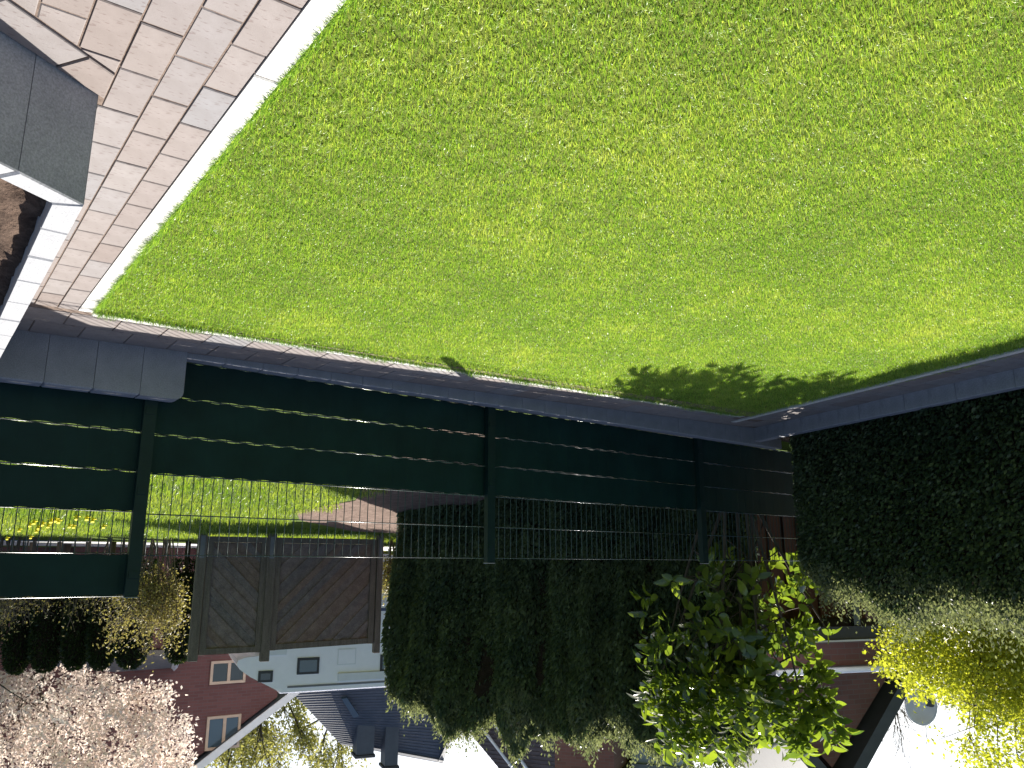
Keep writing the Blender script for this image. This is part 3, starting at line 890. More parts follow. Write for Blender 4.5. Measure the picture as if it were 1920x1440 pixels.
MB().box(xl - 0.4, xr + 0.02, 0.15, 2.0, zr_ + 0.0, zr_ + 0.035).build('roof_edge', M['white'], camper)
MB().box(xl - 0.99, xk - 0.80, -0.006, -0.001, 1.28, 1.34).build('stripe', M['blue'], camper)

# ------------------------------------------------------------------ houses
def house_frame(u0, u1, v, d0, d1):
    a = at(u0, v, d0); b = at(u1, v, d1)
    dv = a - b
    return Frame((a + b) / 2 * np.array([1, 1, 0]), math.atan2(dv[1], dv[0]))

def window(parent, fx, u0, u1, v0, v1, zg, frame='framewood', glass='glass', mull=True, off=-0.05, fw=0.065):
    xa, za = fx(u1, v0); xb, zb_ = fx(u0, v1)
    if xa > xb: xa, xb = xb, xa
    if za > zb_: za, zb_ = zb_, za
    t = max(fw * 0.5, 0.03)
    mb = MB()
    mb.box(xa, xb, off, -0.002, za, za + fw); mb.box(xa, xb, off, -0.002, zb_ - fw, zb_)
    mb.box(xa, xa + fw, off + 0.002, -0.002, za + fw, zb_ - fw); mb.box(xb - fw, xb, off + 0.002, -0.002, za + fw, zb_ - fw)
    f = mb.build('window', M[frame], parent)
    xm = xa + (xb - xa) * 0.48
    if mull:
        MB().box(xm - fw * 0.6, xm + fw * 0.6, off + 0.004, -0.004, za + fw, zb_ - fw).build('mullion', M[frame], f)
        MB().box(xa + fw, xm - fw * 0.6, -0.02, -0.006, za + fw, zb_ - fw).build('pane', M[glass], f)
        MB().box(xm + fw * 0.6, xb - fw, -0.02, -0.006, za + fw, zb_ - fw).build('pane', M[glass], f)
    else:
        MB().box(xa + fw, xb - fw, -0.02, -0.006, za + fw, zb_ - fw).build('pane', M[glass], f)
    return f

# brick gable house left of the camper
HF = house_frame(330, 535, 1300, 21.0, 22.5)
hz = float(tz(0, HF.o[1]))
bh = thing('brick_house', 'dark red brick gable house with pale verge board rising behind the camper', 'house', (HF.o[0], HF.o[1], hz), HF.a)
hp = lambda u, v, off=0.0: (HF.px(u, v, off)[0], HF.px(u, v, off)[1] - hz)
e0 = hp(545, 1290); e1 = hp(350, 1440)
sl_ = (e1[1] - e0[1]) / (e1[0] - e0[0])
apx = e0[0] + 5.2; apz = e0[1] + sl_ * 5.2
wx0 = e0[0] + 0.35
MB().prism_xz([(wx0, 0), (2 * apx - wx0, 0), (2 * apx - wx0, e0[1] + 0.2), (apx, apz - 0.1), (wx0, e0[1] + 0.2)], 0.0, 9.0).build('wall', M['brick'], bh)
def slab(parent, p0, p1, th, y0, y1, name, mat):
    (x0, z0), (x1, z1) = p0, p1
    MB().prism_xz([(x0, z0), (x1, z1), (x1, z1 + th), (x0, z0 + th)], y0, y1).build(name, M[mat], parent)
slab(bh, (e0[0] - 0.3, e0[1] - 0.3 * sl_), (apx, apz), 0.22, -0.28, -0.24, 'verge_board', 'trim')
slab(bh, (apx, apz), (2 * apx - e0[0] + 0.3, e0[1] - 0.3 * sl_), 0.22, -0.28, -0.24, 'verge_board', 'trim')
slab(bh, (e0[0] - 0.35, e0[1] - 0.35 * sl_ + 0.03), (apx, apz + 0.03), 0.19, -0.239, 9.2, 'roof', 'slate')
slab(bh, (apx, apz + 0.03), (2 * apx - e0[0] + 0.35, e0[1] - 0.35 * sl_ + 0.03), 0.19, -0.239, 9.2, 'roof', 'slate')
window(bh, hp, 392, 462, 1236, 1284, hz)
window(bh, hp, 383, 452, 1338, 1408, hz, glass='blueglass')

# slate roofed house
RF = house_frame(560, 860, 1290, 27.5, 29.5)
rz_ = float(tz(0, RF.o[1]))
sh = thing('slate_house', 'house with a dark slate roof and two chimneys beyond the camper', 'house', (RF.o[0], RF.o[1], rz_), RF.a)
rp = lambda u, v, off=0.0: (RF.px(u, v, off)[0], RF.px(u, v, off)[1] - rz_)
DEP = 2.1
ev0 = rp(548, 1294); ev1 = rp(770, 1290)
rg0 = rp(640, 1396, DEP); rg1 = rp(830, 1431, DEP)
def quad_part(parent, name, mat, pts, th=0.15):
    pts = [np.array(p, float) for p in pts]
    n_ = np.cross(pts[1] - pts[0], pts[2] - pts[0]); n_ /= np.linalg.norm(n_)
    if n_[2] < 0: n_ = -n_; pts = pts[::-1]
    k = len(pts)
    return MB().add(pts + [p - n_ * th for p in pts], [tuple(range(k))] + [tuple(range(2 * k - 1, k - 1, -1))] + [(i, i + k, (i + 1) % k + k, (i + 1) % k) for i in range(k)]).build(name, M[mat], parent)
def tiled(parent, name, mat, A, B, Cc, D, nrow):
    """roof slope A,B eaves; D,C ridge, laid in overlapping courses"""
    A, B, Cc, D = [np.array(p, float) for p in (A, B, Cc, D)]
    n_ = np.cross(B - A, D - A); n_ /= np.linalg.norm(n_)
    if n_[2] < 0: n_ = -n_
    mb = MB()
    for r in range(nrow):
        t0 = r / nrow; t1 = (r + 1.0) / nrow
        p = [A + (D - A) * t0, B + (Cc - B) * t0, B + (Cc - B) * t1, A + (D - A) * t1]
        mb.add([p[0] + n_ * 0.018, p[1] + n_ * 0.018, p[2] + n_ * 0.005, p[3] + n_ * 0.005, p[0] - n_ * 0.02, p[1] - n_ * 0.02], [(0, 1, 2, 3), (4, 5, 1, 0)])
    o = mb.build(name, M[mat], parent); return o
zr0 = max(rg0[1], rg1[1])
zE = (ev0[1] + ev1[1]) / 2
A = (ev1[0] - 2.0, 0, zE); B = (ev0[0], 0, zE); Cc = (rg0[0], DEP, rg0[1]); D = (rg1[0], DEP, rg1[1])
quad_part(sh, 'roof', 'slate', [A, B, Cc, D], 0.2)
tiled(sh, 'roof_tiles', 'slate', A, B, Cc, D, 24)
quad_part(sh, 'roof', 'slate', [(B[0], 2 * DEP, zE), (A[0], 2 * DEP, zE), D, Cc], 0.2)
MB().box(A[0] + 0.4, B[0] - 0.3, 0.35, 2 * DEP - 0.35, 0, zE - 0.1).build('wall', M['trim'], sh)
hpP = rp(862, 1374)
quad_part(sh, 'hip_roof', 'slate', [(A[0], 0.0, zE - 0.05), (D[0] + 0.05, DEP - 0.05, D[2] - 0.05), (hpP[0] - 0.1, 0.6, hpP[1]), (A[0] - 2.4, -0.6, zE - 0.1)], 0.15)
for (u0, u1, v0, v1, lab) in [(720, 747, 1350, 1437, None), (667, 701, 1375, 1416, None)]:
    xa, za = rp(u1, v0, DEP - 0.8); xb, zb_ = rp(u0, v1, DEP - 0.8)
    ch = MB().bbox(xa, xb, DEP - 0.9, DEP - 0.2, za - 1.2, zb_, 0.02).build('chimney', M['slate'], sh)
    MB().bbox(xa - 0.05, xb + 0.05, DEP - 0.95, DEP - 0.15, zb_ + 0.001, zb_ + 0.1, 0.02).build('cap', M['darkgrey'], ch)
nR = np.cross(np.array(B) - np.array(A), np.array(D) - np.array(A)); nR /= np.linalg.norm(nR)
if nR[2] < 0: nR = -nR
def on_roof(u, v):
    x_, z_ = RF.px(u, v); r_ = ray(u, v); c_ = np.array([0, 0, H]) - np.array([RF.o[0], RF.o[1], rz_])
    loc = lambda w: np.array([np.dot(w, RF.x), np.dot(w, RF.y), w[2]])
    cl = loc(c_); rl = loc(r_)
    t = np.dot(np.array(A) - cl, nR) / np.dot(rl, nR)
    return cl + rl * t
skl = [on_roof(*q) + nR * 0.12 for q in [(640, 1306), (650, 1304), (673, 1338), (662, 1341)]]
quad_part(sh, 'roof_window', 'blueglass', skl, 0.1)

# brown tiled roof beyond the conifer hedge
BF = house_frame(880, 1140, 1400, 25.5, 23.5)
bz = float(tz(0, BF.o[1]))
br_ = thing('tiled_house', 'brown tiled roof with pale rails above the conifer hedge', 'house', (BF.o[0], BF.o[1], bz), BF.a)
bp = lambda u, v, off=0.0: (BF.px(u, v, off)[0], BF.px(u, v, off)[1] - bz)
q0 = bp(868, 1360); q1 = bp(1060, 1395)
zE2 = min(q0[1], q1[1]) - 0.3
t0 = bp(960, 1470, 1.6); t1 = bp(1130, 1480, 1.6)
A2 = (q1[0] - 3.0, 0, zE2); B2 = (q0[0] + 0.3, 0, zE2); C2 = (t0[0], 1.6, t0[1]); D2 = (t1[0] - 2.5, 1.6, t0[1])
quad_part(br_, 'roof', 'browntile', [A2, B2, C2, D2], 0.2)
tiled(br_, 'roof_tiles', 'browntile', A2, B2, C2, D2, 16)
quad_part(br_, 'roof', 'browntile', [(B2[0], 3.2, zE2), (A2[0], 3.2, zE2), D2, C2], 0.2)
MB().box(A2[0] + 0.3, B2[0] - 0.3, 0.3, 2.9, 0, zE2 - 0.05).build('wall', M['brick2'], br_)
for du in (0.55, 0.95):
    p0 = np.array(B2) + (np.array(A2) - np.array(B2)) * du * 0.22 + np.array([0, -0.02, 0.16]); p1 = np.array(C2) + (np.array(D2) - np.array(C2)) * du * 0.22 + np.array([0, 0, 0.16])
    MB().tube([p0, p1], 0.045, 6).build('rail', M['trim'], br_, True)
QF = house_frame(1030, 1260, 1410, 21, 20)
qz = float(tz(0, QF.o[1]))
ab = thing('brick_annex', 'low red brick building end just showing over the conifer hedge', 'building', (QF.o[0], QF.o[1], qz), QF.a)
qp = lambda u, v: (QF.px(u, v)[0], QF.px(u, v)[1] - qz)
x0 = qp(1150, 1400)[0]; x1 = qp(1040, 1400)[0]; zt_ = qp(1090, 1452)[1]
MB().box(x0, x1, 0, 3, 0, zt_).build('wall', M['brick2'], ab)
MB().box(x0 - 0.15, x1 + 0.15, -0.15, 3.2, zt_ + 0.001, zt_ + 0.18).build('roof', M['darkgrey'], ab)
x0 = qp(1260, 1400)[0]; x1 = qp(1160, 1400)[0]
ob = QF.o + QF.x * (x0 + x1) / 2 + QF.y * 1.5
b2_ = thing('garden_hut', 'pale blue hut wall just showing over the conifer hedge', 'hut', (ob[0], ob[1], qz), QF.a)
w = (x1 - x0) / 2
MB().box(-w, w, 0, 2, 0, zt_ - 0.02).build('wall', M['bluewall'], b2_)
MB().box(-w - 0.1, w + 0.1, -0.1, 2.1, zt_ - 0.019, zt_ + 0.12).build('roof', M['grey'], b2_)

# low garage behind the clipped columns
LF = house_frame(95, 335, 1250, 18.9, 19.4)
lz = float(tz(0, LF.o[1]))
gar = thing('garage', 'low garage with grey felt roof and white verge boards behind the clipped columns', 'garage', (LF.o[0], LF.o[1], lz), LF.a)
lp = lambda u, v, off=0.0: (LF.px(u, v, off)[0], LF.px(u, v, off)[1] - lz)
a0 = lp(335, 1238); a1 = lp(92, 1256); t0 = lp(322, 1262, 2.4); t1 = lp(100, 1292, 2.4)
zg0 = min(a0[1], a1[1]) - 0.12
quad_part(gar, 'roof', 'rooffelt', [(a0[0], 0, zg0), (a1[0], 0, zg0), (t1[0], 2.4, t1[1]), (t0[0], 2.4, t0[1])], 0.12)
MB().box(a0[0] + 0.15, a1[0] - 0.15, 0.15, 4.2, 0, zg0 - 0.15).build('wall', M['brick'], gar)
quad_part(gar, 'roof', 'rooffelt', [(a0[0], 4.6, zg0), (a1[0], 4.6, zg0), (t1[0], 2.41, t1[1]), (t0[0], 2.41, t0[1])], 0.12)
MB().tube([(a1[0], -0.04, zg0), (t1[0] + 0.02, 2.4, t1[1])], 0.075, 4).build('verge_board', M['trim'], gar)
MB().tube([(a0[0], -0.04, zg0), (t0[0] - 0.02, 2.4, t0[1])], 0.075, 4).build('verge_board', M['trim'], gar)

# right hand brick house with flat annex, shed and dish
XF = house_frame(1500, 1735, 1300, 13.2, 14.2)
xz = float(tz(0, XF.o[1]))
xh = thing('brick_house', 'red brick house with a steep dark verge behind the glossy laurel shrub', 'house', (XF.o[0], XF.o[1], xz), XF.a)
xp = lambda u, v, off=0.0: (XF.px(u, v, off)[0], XF.px(u, v, off)[1] - xz)
v0_ = xp(1700, 1236); v1_ = xp(1608, 1400)
ksl = (v1_[1] - v0_[1]) / (v1_[0] - v0_[0])
ax_ = v0_[0] + 1.8; az_ = v0_[1] + ksl * 1.8
MB().prism_xz([(v0_[0] + 0.2, 0), (2 * ax_ - v0_[0] - 0.2, 0), (2 * ax_ - v0_[0] - 0.2, v0_[1]), (ax_, az_ - 0.3), (v0_[0] + 0.2, v0_[1])], 0, 6).build('wall', M['brick2'], xh)
def vslab(x0, z0, x1, z1, off, th, y0, y1, nm, mat):
    dx, dz = x1 - x0, z1 - z0; l_ = math.hypot(dx, dz); nx_, nz_ = -dz / l_, dx / l_
    if nz_ < 0: nx_, nz_ = -nx_, -nz_
    MB().prism_xz([(x0 + nx_ * off, z0 + nz_ * off), (x1 + nx_ * off, z1 + nz_ * off), (x1 + nx_ * (off + th), z1 + nz_ * (off + th)), (x0 + nx_ * (off + th), z0 + nz_ * (off + th))], y0, y1).build(nm, M[mat], xh)
vslab(v0_[0], v0_[1], ax_, az_, -0.07, 0.14, -0.22, -0.18, 'verge_board', 'darkgrey')
vslab(v0_[0], v0_[1], ax_, az_, -0.06, 0.24, -0.179, 6.2, 'roof', 'darkgrey')
vslab(2 * ax_ - v0_[0], v0_[1], ax_, az_, -0.06, 0.24, -0.179, 6.2, 'roof', 'darkgrey')
# annex
YF = house_frame(1500, 1740, 1220, 11.2, 11.9)
yz = float(tz(0, YF.o[1]))
an = thing('brick_annex', 'single storey brick annex with pale gutter in front of the steep verge house', 'building', (YF.o[0], YF.o[1], yz), YF.a)
yp = lambda u, v, off=0.0: (YF.px(u, v, off)[0], YF.px(u, v, off)[1] - yz)
xa = yp(1745, 1220)[0]; xb = yp(1440, 1220)[0]; zt_ = yp(1620, 1246)[1]
MB().box(xa + 0.1, xb, 0, 1.4, 0, zt_ - 0.001).build('wall', M['brick2'], an)
MB().box(xa, xb, -0.12, 1.45, zt_, zt_ + 0.07).build('roof', M['grey'], an)
MB().tube([(xa - 0.02, -0.17, zt_ + 0.035), (xb, -0.17, zt_ + 0.035)], 0.04, 8).build('gutter', M['trim'], an, True)
# timber shed with stacked boards
SF = house_frame(1500, 1740, 1150, 9.3, 9.9)
sz = float(tz(0, SF.o[1])) if SF.o[1] > 4.3 else H - 1.0
sd_ = thing('open_shed', 'low open timber shed with dark flat roof behind the laurel and the dark hedge', 'shed', (SF.o[0], SF.o[1], sz), SF.a)
spx = lambda u, v, off=0.0: (SF.px(u, v, off)[0], SF.px(u, v, off)[1] - sz)
xa = spx(1738, 1150)[0]; xb = spx(1470, 1150)[0]; zt_ = spx(1620, 1172)[1]; ztt = spx(1620, 1196)[1]
MB().box(xa, xb, -0.1, 1.3, zt_, ztt).build('roof', M['darkgrey'], sd_)
MB().box(xa - 0.02, xb, -0.13, 1.32, ztt + 0.001, ztt + 0.02).build('roof_edge', M['trim'], sd_)
MB().box(xa, xb, 1.2, 1.28, 0, zt_ - 0.002).build('back_wall', M['shedwood'], sd_)
x_ = xa + 0.03; k = 0
while x_ < xb:
    w = rng.uniform(0.09, 0.14)
    MB().box(x_, x_ + w - 0.012, 0.28 + (0.03 if k % 2 else 0), 0.32 + (0.03 if k % 2 else 0), 0, zt_ - rng.uniform(0.02, 0.28)).build('board', M['shedwood'], sd_)
    x_ += w; k += 1
for u in (1600, 1725):
    xx0 = spx(u, 1150)[0]
    MB().bbox(xx0 - 0.045, xx0 + 0.045, -0.05, 0.04, 0, zt_ - 0.002, 0.004).build('post', M['green_metal'], sd_)
# satellite dish
dp = at(1722, 1322, 11.5)
dang = math.atan2(R[1], R[0])
ds = thing('satellite_dish', 'grey satellite dish on a mast above the yellow shrub', 'satellite dish', (dp[0], dp[1], H - 0.9), dang)
hgt = dp[2] - (H - 0.9)
MB().tube([(0, 0.12, 0), (0, 0.12, hgt + 0.05)], 0.025, 8).build('mast', M['grey'], ds, True)
rr = 0.245; nr, na = 6, 24
V = []
for i in range(nr + 1):
    for j in range(na):
        q = i / nr * rr; th = 2 * PI * j / na
        V.append((q * math.cos(th) * 0.9, -0.22 * (q / rr) ** 2 * 0.35 + 0.3 * q * math.sin(th) * 0.3, hgt + q * math.sin(th) * 1.05))
Fc = [(i * na + j, i * na + (j + 1) % na, (i + 1) * na + (j + 1) % na, (i + 1) * na + j) for i in range(nr) for j in range(na)]
dd = MB().add(V, Fc).build('reflector', M['dish'], ds, True)
md = dd.modifiers.new('thickness', 'SOLIDIFY'); md.thickness = 0.012
MB().tube([(0, 0.0, hgt - rr), (0, -0.3, hgt - 0.1)], 0.012, 6).build('arm', M['grey'], ds)
MB().bbox(-0.035, 0.035, -0.36, -0.28, hgt - 0.12, hgt - 0.03, 0.01).build('receiver', M['darkgrey'], ds)

# ------------------------------------------------------------------ laurel shrub with large glossy leaves
def leaf_mesh(name, L, W, curl, mat, tint):
    k = 5
    V = []; 
    for i in range(k + 1):
        t = i / k
        w = W / 2 * (math.sin(PI * (t ** 0.85)) ** 0.75 if 0 < t < 1 else 0.03)
        z = -curl * L * t * t
        V += [(-w, L * t, z + 0.12 * w * 2), (0, L * t, z), (w, L * t, z + 0.12 * w * 2)]
    Q = []
    for i in range(k):
        b = i * 3
        Q += [(b, b + 1, b + 4, b + 3), (b + 1, b + 2, b + 5, b + 4)]
    return np.array(V), np.array(Q)

def leafy_shrub(name, label, cat, base, clusters, mat, leafL, leafW, per, stems, nobj, seed, curl=0.25):
    g = np.random.default_rng(seed)
    o0 = np.array(base, float)
    root = thing(name, label, cat, tuple(o0))
    branches_mesh('stems', stems, M['bark'], root, o0, 6)
    shapes = [leaf_mesh('leaf', leafL * s_, leafW * s_ * w_, curl * c_, mat, 0) for s_, w_, c_ in [(1, 1, 1), (0.85, 1.1, 0.5), (1.1, 0.9, 1.4), (0.7, 1.05, 0.8)]]
    mats = []
    for p, d in clusters:
        d = d / np.linalg.norm(d)
        a = np.cross(d, [0.3, 0.2, 1.0]); a /= np.linalg.norm(a); b = np.cross(d, a)
        for k in range(per):
            th = 2.4 * k + g.uniform(0, 0.5)
            out_ = math.cos(th) * a + math.sin(th) * b
            y = d * g.uniform(0.35, 0.9) + out_ * g.uniform(0.6, 1.0) + np.array([0, 0, g.uniform(-0.15, 0.35)]); y /= np.linalg.norm(y)
            z = d - y * np.dot(d, y) + g.normal(0, 0.25, 3) + np.array([0, 0, 0.4]); z -= y * np.dot(z, y); z /= np.linalg.norm(z)
            x = np.cross(y, z)
            pos = p - d * 0.022 * k * leafL / 0.1 + y * 0.01
            mats.append((pos - o0, x, y, z, g.integers(4), np.clip(0.45 + 0.2 * (pos[2] - H) * 0.3 + g.normal(0, 0.25), 0, 1)))
    order = sorted(range(len(mats)), key=lambda i: np.dot(mats[i][0] + o0, F))
    solo = set(order[:nobj])
    lib = {}
    for s_ in range(4):
        for t in range(4):
            V, Q = shapes[s_]
            lib[(s_, t)] = npmesh('leaf', V, Q, None, mat, np.full(len(V), 0.15 + 0.25 * t), smooth=True)
    AV, AQ, AT = [], [], []; nb = 0
    for i, (p, x, y, z, s_, t) in enumerate(mats):
        if i in solo:
            o = bpy.data.objects.new('leaf', lib[(s_, min(3, int(t * 4)))]); C.objects.link(o); o.parent = root
            m4 = Matrix.Identity(4)
            for r_ in range(3):
                m4[r_][0], m4[r_][1], m4[r_][2], m4[r_][3] = x[r_], y[r_], z[r_], p[r_]
            o.matrix_local = m4
        else:
            V, Q = shapes[s_]
            AV.append(V @ np.stack([x, y, z]) + p); AQ.append(Q + nb); nb += len(V); AT.append(np.full(len(V), t))
    if AV:
        o = link('foliage', npmesh('foliage', np.concatenate(AV), np.concatenate(AQ), None, mat, np.concatenate(AT), smooth=True), root)
        o['kind'] = 'stuff'
    return root

g = np.random.default_rng(5)
lb = at(1380, 960, 7.75); lb[2] = float(tz(0, max(lb[1], 4.4)))
stems = []
for k, (u, v) in enumerate([(1260, 1180), (1330, 1300), (1390, 1420), (1440, 1330), (1500, 1300), (1550, 1180), (1230, 1290), (1420, 1200)]):
    tgt = at(u, v, 7.7 + g.uniform(-0.35, 0.35))
    b0 = lb + np.array([g.uniform(-0.18, 0.18), g.uniform(-0.08, 0.15), 0])
    mid_ = b0 * 0.5 + tgt * 0.5 + np.array([g.normal(0, 0.08), g.normal(0, 0.08), 0.12])
    pts = [b0 * (1 - t) ** 2 + 2 * mid_ * t * (1 - t) + tgt * t * t for t in np.linspace(0, 1, 7)]
    stems.append((pts, np.linspace(0.022, 0.008, 7), 1))
    for j in range(5):
        i = g.integers(2, 6)
        e = pts[i] + (at(g.uniform(1200, 1600), g.uniform(1100, 1420), 7.65 + g.uniform(-0.5, 0.5)) - pts[i]) * g.uniform(0.25, 0.5)
        stems.append(([pts[i], (pts[i] + e) / 2 + g.normal(0, 0.03, 3), e], [0.009, 0.007, 0.004], 0))
clusters = []
def lmask(u, v):
    c = ((u - 1400) / 205) ** 2 + ((v - 1300) / 185) ** 2
    if v > 1270: return c < 1.0
    lower = 1195 < u < 1570 and v > 965
    return lower and c < 2.2
ctr = at(1400, 1300, 7.7)
while len(clusters) < 330:
    u, v = g.uniform(1190, 1620), g.uniform(985, 1425)
    if not lmask(u, v): continue
    if v < 1270 and g.uniform() > (0.42 if u > 1390 else 0.3): continue
    dd_ = 7.65 + (u - 1400) / 400 * 0.5 + g.uniform(-0.45, 0.45) * math.sqrt(max(0.15, 1 - ((u - 1400) / 230) ** 2))
    if dd_ < 7.2 and v < 1060: continue
    p = at(u, v, dd_)
    d = (p - ctr); d = d / np.linalg.norm(d) + np.array([0, 0, 0.7]) + g.normal(0, 0.3, 3)
    if p[1] < 4.42: p[1] = 4.42 + g.uniform(0, 0.15)
    clusters.append((p, d))
leafy_shrub('laurel_shrub', 'large leaved glossy laurel shrub behind the mesh fence beside the conifer hedge', 'shrub', lb, clusters, M['laurel'], 0.14, 0.074, 6, stems, 300, 8)

# ------------------------------------------------------------------ yellow shrub behind the left hedge
def tuft_tree(name, label, cat, base, tips, stems, mat, n_per, sprd, leaf, seed, group=None, twig='twig', leafname='crown', trunkname='trunk', tbias=0.5, updir=0.3):
    g = np.random.default_rng(seed)
    o0 = np.array(base, float)
    root = thing(name, label, cat, tuple(o0), group=group)
    if stems: branches_mesh(trunkname, stems, M[twig], root, o0, 5)
    T = np.repeat(np.array(tips), n_per, 0)
    n = len(T)
    P = T + g.normal(0, 1, (n, 3)) * sprd - o0
    D = g.normal(size=(n, 3)) + np.array([0, 0, updir])
    tint = np.clip(tbias + np.repeat(g.normal(0, 0.18, len(tips)), n_per) + g.normal(0, 0.2, n), 0, 1)
    kite_obj(leafname, root, mat, P, D, g.normal(size=(n, 3)), g.uniform(0.6, 1.3, n) * leaf[0], g.uniform(0.7, 1.3, n) * leaf[1], tint, 0.15)
    return root

g = np.random.default_rng(15)
fb = at(1850, 900, 7.4); fb[2] = H - 1.13
stems, tips = [], []
for k in range(26):
    u = g.uniform(1800, 2050); v = g.uniform(1230, 1460)
    e = at(u, v, 7.3 + g.uniform(-0.6, 0.6)); b0 = fb + np.array([g.uniform(-0.2, 0.2), g.uniform(-0.2, 0.2), 0])
    m_ = (b0 + e) / 2 + np.array([g.normal(0, 0.1), g.normal(0, 0.1), 0.3])
    pts = [b0 * (1 - t) ** 2 + 2 * m_ * t * (1 - t) + e * t * t for t in np.linspace(0, 1, 9)]
    stems.append((pts, np.linspace(0.013, 0.003, 9), 1))
    for j in range(4, 9):
        for q in range(3):
            tp_ = pts[j] + g.normal(0, 0.10, 3); tips.append(tp_)
            stems.append(([pts[j], tp_], [0.004, 0.002], 0))
for k in range(520):                        # arching dense yellow mass
    u = g.uniform(1645, 2000); vtop = 1210 + (u - 1690) * 0.05
    v = g.uniform(1140, 1340)
    if ((u - 1775) / 125) ** 2 + ((v - 1225) / 85) ** 2 > 1 and u < 1850: continue
    tips.append(at(u, v, 7.0 + g.uniform(-0.3, 0.5)))
for k in range(170):
    u = g.uniform(1815, 2050); v = g.uniform(1180, 1450)
    tips.append(at(u, v, 7.3 + g.uniform(-0.4, 0.6)))
tuft_tree('yellow_shrub', 'yellow green flowering shrub arching over the dark hedge', 'shrub', fb, tips, stems, M['forsythia'], 30, 0.06, (0.042, 0.024), 16, leafname='blossom', trunkname='stems')

# ------------------------------------------------------------------ blossoming tree, clipped columns, twiggy hedge
g = np.random.default_rng(25)
mb_ = at(130, 1000, 16.4); mb_[2] = float(tz(0, mb_[1]))
stems = grow(mb_, (0.05, 0, 1), 1.9, 0.08, 4, 0.75, 0.72, (2, 4), 0.12, 4, 0.25, None, g)
tips = []
while len(tips) < 900:
    u = g.uniform(-160, 385); v = g.uniform(1255, 1640)
    e = ((u - 120) / 255) ** 2 + ((v - 1440) / 190) ** 2
    lob = 0.12 * math.sin(u * 0.045) + 0.1 * math.sin(v * 0.06 + u * 0.02)
    if e > 1 + lob: continue
    tips.append(at(u, v, 16.4 + g.uniform(-0.9, 1.3) * math.sqrt(max(0.05, 1 - min(e, 1)))))
tuft_tree('blossom_tree', 'pale pink blossoming tree behind the clipped columns', 'tree', mb_, tips, stems, M['blossom'], 28, 0.10, (0.085, 0.05), 26, twig='bark', tbias=0.55)

for k, (u, vt, rad) in enumerate([(-40, 1252, 0.27), (28, 1262, 0.25), (82, 1258, 0.29), (138, 1254, 0.25), (187, 1254, 0.26), (243, 1252, 0.30), (333, 1242, 0.26)]):
    d_ = 15.2
    top = at(u, vt, d_); zb_ = float(tz(0, top[1]))
    root = thing('clipped_column', 'dark clipped columnar conifer in the row behind the twiggy hedge', 'conifer', (top[0], top[1], zb_), group='row of clipped columnar conifers')
    MB().tube([(0, 0, 0), (0, 0, 0.8)], [0.05, 0.04], 6).build('trunk', M['bark'], root, True)
    hgt = top[2] - zb_; n = 5200
    z = rng.uniform(0.3, hgt, n); t = (z - 0.3) / (hgt - 0.3)
    prof_ = np.where(t > 0.72, np.sqrt(np.clip(1 - ((t - 0.72) / 0.28) ** 2, 0, 1)), 0.85 + 0.15 * np.minimum(t / 0.3, 1))
    th = rng.uniform(0, 2 * PI, n); rr_ = rad * prof_ * (1 - np.abs(rng.normal(0, 0.08, n)))
    P = np.column_stack([rr_ * np.cos(th), rr_ * np.sin(th), z])
    D = np.column_stack([np.cos(th), np.sin(th), np.full(n, 0.8)]) + rng.normal(0, 0.4, (n, 3))
    kite_obj('crown', root, M['column'], P, D, unit(n), rng.uniform(0.04, 0.08, n), rng.uniform(0.02, 0.04, n), np.clip(rng.normal(0.45, 0.25, n), 0, 1))
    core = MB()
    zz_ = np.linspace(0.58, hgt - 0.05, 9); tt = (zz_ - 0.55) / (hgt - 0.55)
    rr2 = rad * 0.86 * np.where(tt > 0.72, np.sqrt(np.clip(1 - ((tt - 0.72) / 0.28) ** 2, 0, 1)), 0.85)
    core.tube([(0, 0, q) for q in zz_], np.maximum(rr2, 0.02), 10).build('shade_core', M['core'], root, True)  # dark filler painted as the shade inside the column

def twig_hedge(name, label, u0, u1, d0, d1, vt, n_st, leaves, seed, dens=1.0):
    g = np.random.default_rng(seed)
    a = at(u0, 1020, d0); b = at(u1, 1020, d1); c = (a + b) / 2; c[2] = float(tz(0, c[1]))
    st, tp = [], []
    for k in range(n_st):
        t = g.uniform(); p = a + (b - a) * t + np.array([g.normal(0, 0.12), g.normal(0, 0.12), 0]); p[2] = float(tz(0, p[1]))
        hh = (at(u0, vt, d0)[2] - p[2]) * g.uniform(0.75, 1.05)
        segs_ = grow(p, (g.normal(0, 0.12), g.normal(0, 0.12), 1), hh * 0.62, 0.014, 2, 0.45, 0.55, (3, 5), 0.08, 4, 0.2, None, g)
        st += segs_
        for pts, rad, dp in segs_:
            if dp < 2:
                for q in pts[1:]: tp.append(q)
    return tuft_tree(name, label, 'hedge', c, tp, st, M['budleaf'], leaves, 0.07, (0.05, 0.024), seed + 1, leafname='foliage', trunkname='stems', tbias=0.5)
twig_hedge('twiggy_hedge', 'sparse twiggy hedge with small budding leaves below the clipped columns', -60, 240, 13.0, 13.2, 1195, 34, 1, 51)
twig_hedge('twiggy_shrub', 'dense tangled shrub with small dry leaves next to the timber screen', 262, 322, 12.9, 13.0, 1225, 16, 4, 53)
twig_hedge('twiggy_hedge', 'leafy lit hedge end between the timber screen and the conifer hedge', 722, 790, 13.6, 13.9, 1150, 12, 9, 55)

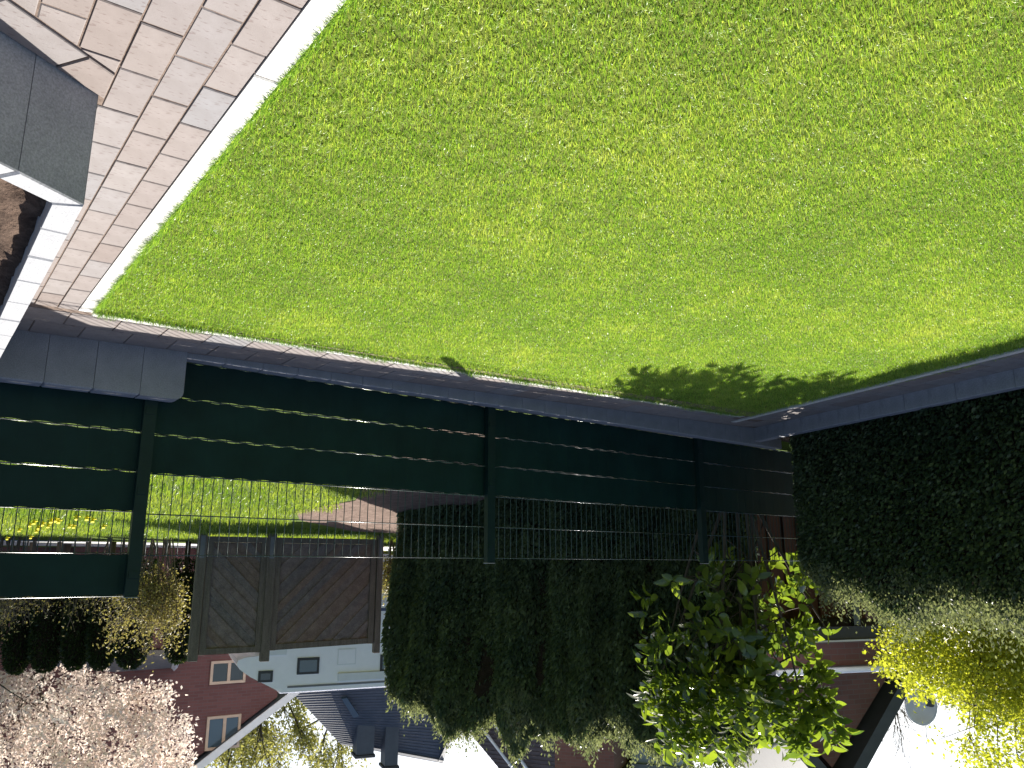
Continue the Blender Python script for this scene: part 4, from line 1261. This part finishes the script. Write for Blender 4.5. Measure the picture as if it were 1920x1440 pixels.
# yellow flowers in the neighbour's grass
fl = MB()
g = np.random.default_rng(61)
for k, (u, v) in enumerate([(58, 980), (66, 975), (74, 985), (98, 972), (106, 970), (112, 973), (92, 982), (38, 990), (60, 998), (140, 983), (132, 982), (146, 966), (176, 971), (165, 967), (196, 983), (16, 1000), (70, 992), (82, 978)]):
    r_ = ray(u, v); t = (tz(0, 11.2) + 0.10 - H) / r_[2]; p = np.array([0, 0, H]) + r_ * t
    zg = float(tz(0, p[1]))
    fl_t = thing('daffodil', 'yellow flower standing in the sunlit grass behind the high fence panel', 'flower', (p[0], p[1], zg), group='yellow flowers in the grass')
    hh = max(0.08, p[2] - zg)
    MB().tube([(0, 0, 0), (0.01, 0, hh)], 0.005, 5).build('stem', M['grass_far'], fl_t)
    pet = MB()
    for j in range(6):
        th = j * PI / 3
        pet.add([(0.01, 0, hh), (0.024 * math.cos(th - 0.4), 0.024 * math.sin(th - 0.4), hh + 0.015), (0.040 * math.cos(th), 0.040 * math.sin(th), hh + 0.01), (0.024 * math.cos(th + 0.4), 0.024 * math.sin(th + 0.4), hh + 0.015)], [(0, 1, 2, 3)])
    pet.tube([(0.01, 0, hh), (0.01, -0.02, hh + 0.04)], [0.010, 0.016], 8)
    pet.build('petals', M['daffodil'], fl_t)

# ------------------------------------------------------------------ distant trees
def far_tree(name, label, u, d, vt, mat, n, leaf, seed, rad=2.2, bare=False, z0=1.0, dens_tips=260, group=None):
    g = np.random.default_rng(seed)
    b = at(u, 1064, d); b[2] = float(tz(0, max(b[1], 4.4)))
    top = at(u, vt, d)[2]; hh = top - b[2]
    st = grow(b, (g.normal(0, 0.04), g.normal(0, 0.04), 1), hh * 0.42, 0.16 if not bare else 0.12, 4 if not bare else 5, 0.55, 0.66, (3, 4) if not bare else (3, 4), 0.09, 5, 0.22, None, g)
    tips = [p for pts, r_, dp in st if dp <= 1 for p in pts[1:]]
    tips = [tips[i] for i in g.integers(0, len(tips), dens_tips)]
    if bare:
        o0 = b; root = thing(name, label, 'tree', tuple(o0), group=group)
        branches_mesh('trunk', [s_ for s_ in st if s_[2] >= 3], M['bark'], root, o0, 5)
        br = branches_mesh('crown', [s_ for s_ in st if s_[2] < 3], M['twig'], root, o0, 3); br['kind'] = 'stuff'
        return root
    return tuft_tree(name, label, 'tree', b, tips, st, mat, n, 0.22, leaf, seed + 1, twig='bark', group=group, updir=-0.3)
far_tree('feathery_tree', 'tall feathery yellow green tree between the brick gable and the slate roof', 520, 33, 1620, M['larch'], 34, (0.2, 0.07), 71, dens_tips=320)
far_tree('feathery_tree', 'feathery olive tree with thin crown close against the slate roof', 620, 36, 1560, M['larch'], 26, (0.2, 0.07), 73, dens_tips=260)
far_tree('feathery_tree', 'feathery olive tree half hidden by the brick gable', 400, 35, 1600, M['larch'], 26, (0.2, 0.07), 75, dens_tips=260)
far_tree('feathery_tree', 'dark leafy tree behind the blossoming tree', 20, 26, 1480, M['thuja'], 70, (0.2, 0.1), 79, dens_tips=300)
far_tree('bare_tree', 'bare twiggy tree beyond the steep verge house and dish', 1680, 34, 1420, None, 0, None, 81, bare=True)
far_tree('bare_tree', 'low bare twiggy tree close beside the steep verge', 1652, 22, 1372, None, 0, None, 85, bare=True)
far_tree('bare_tree', 'bare twiggy tree behind the yellow shrub', 1800, 30, 1400, None, 0, None, 83, bare=True)
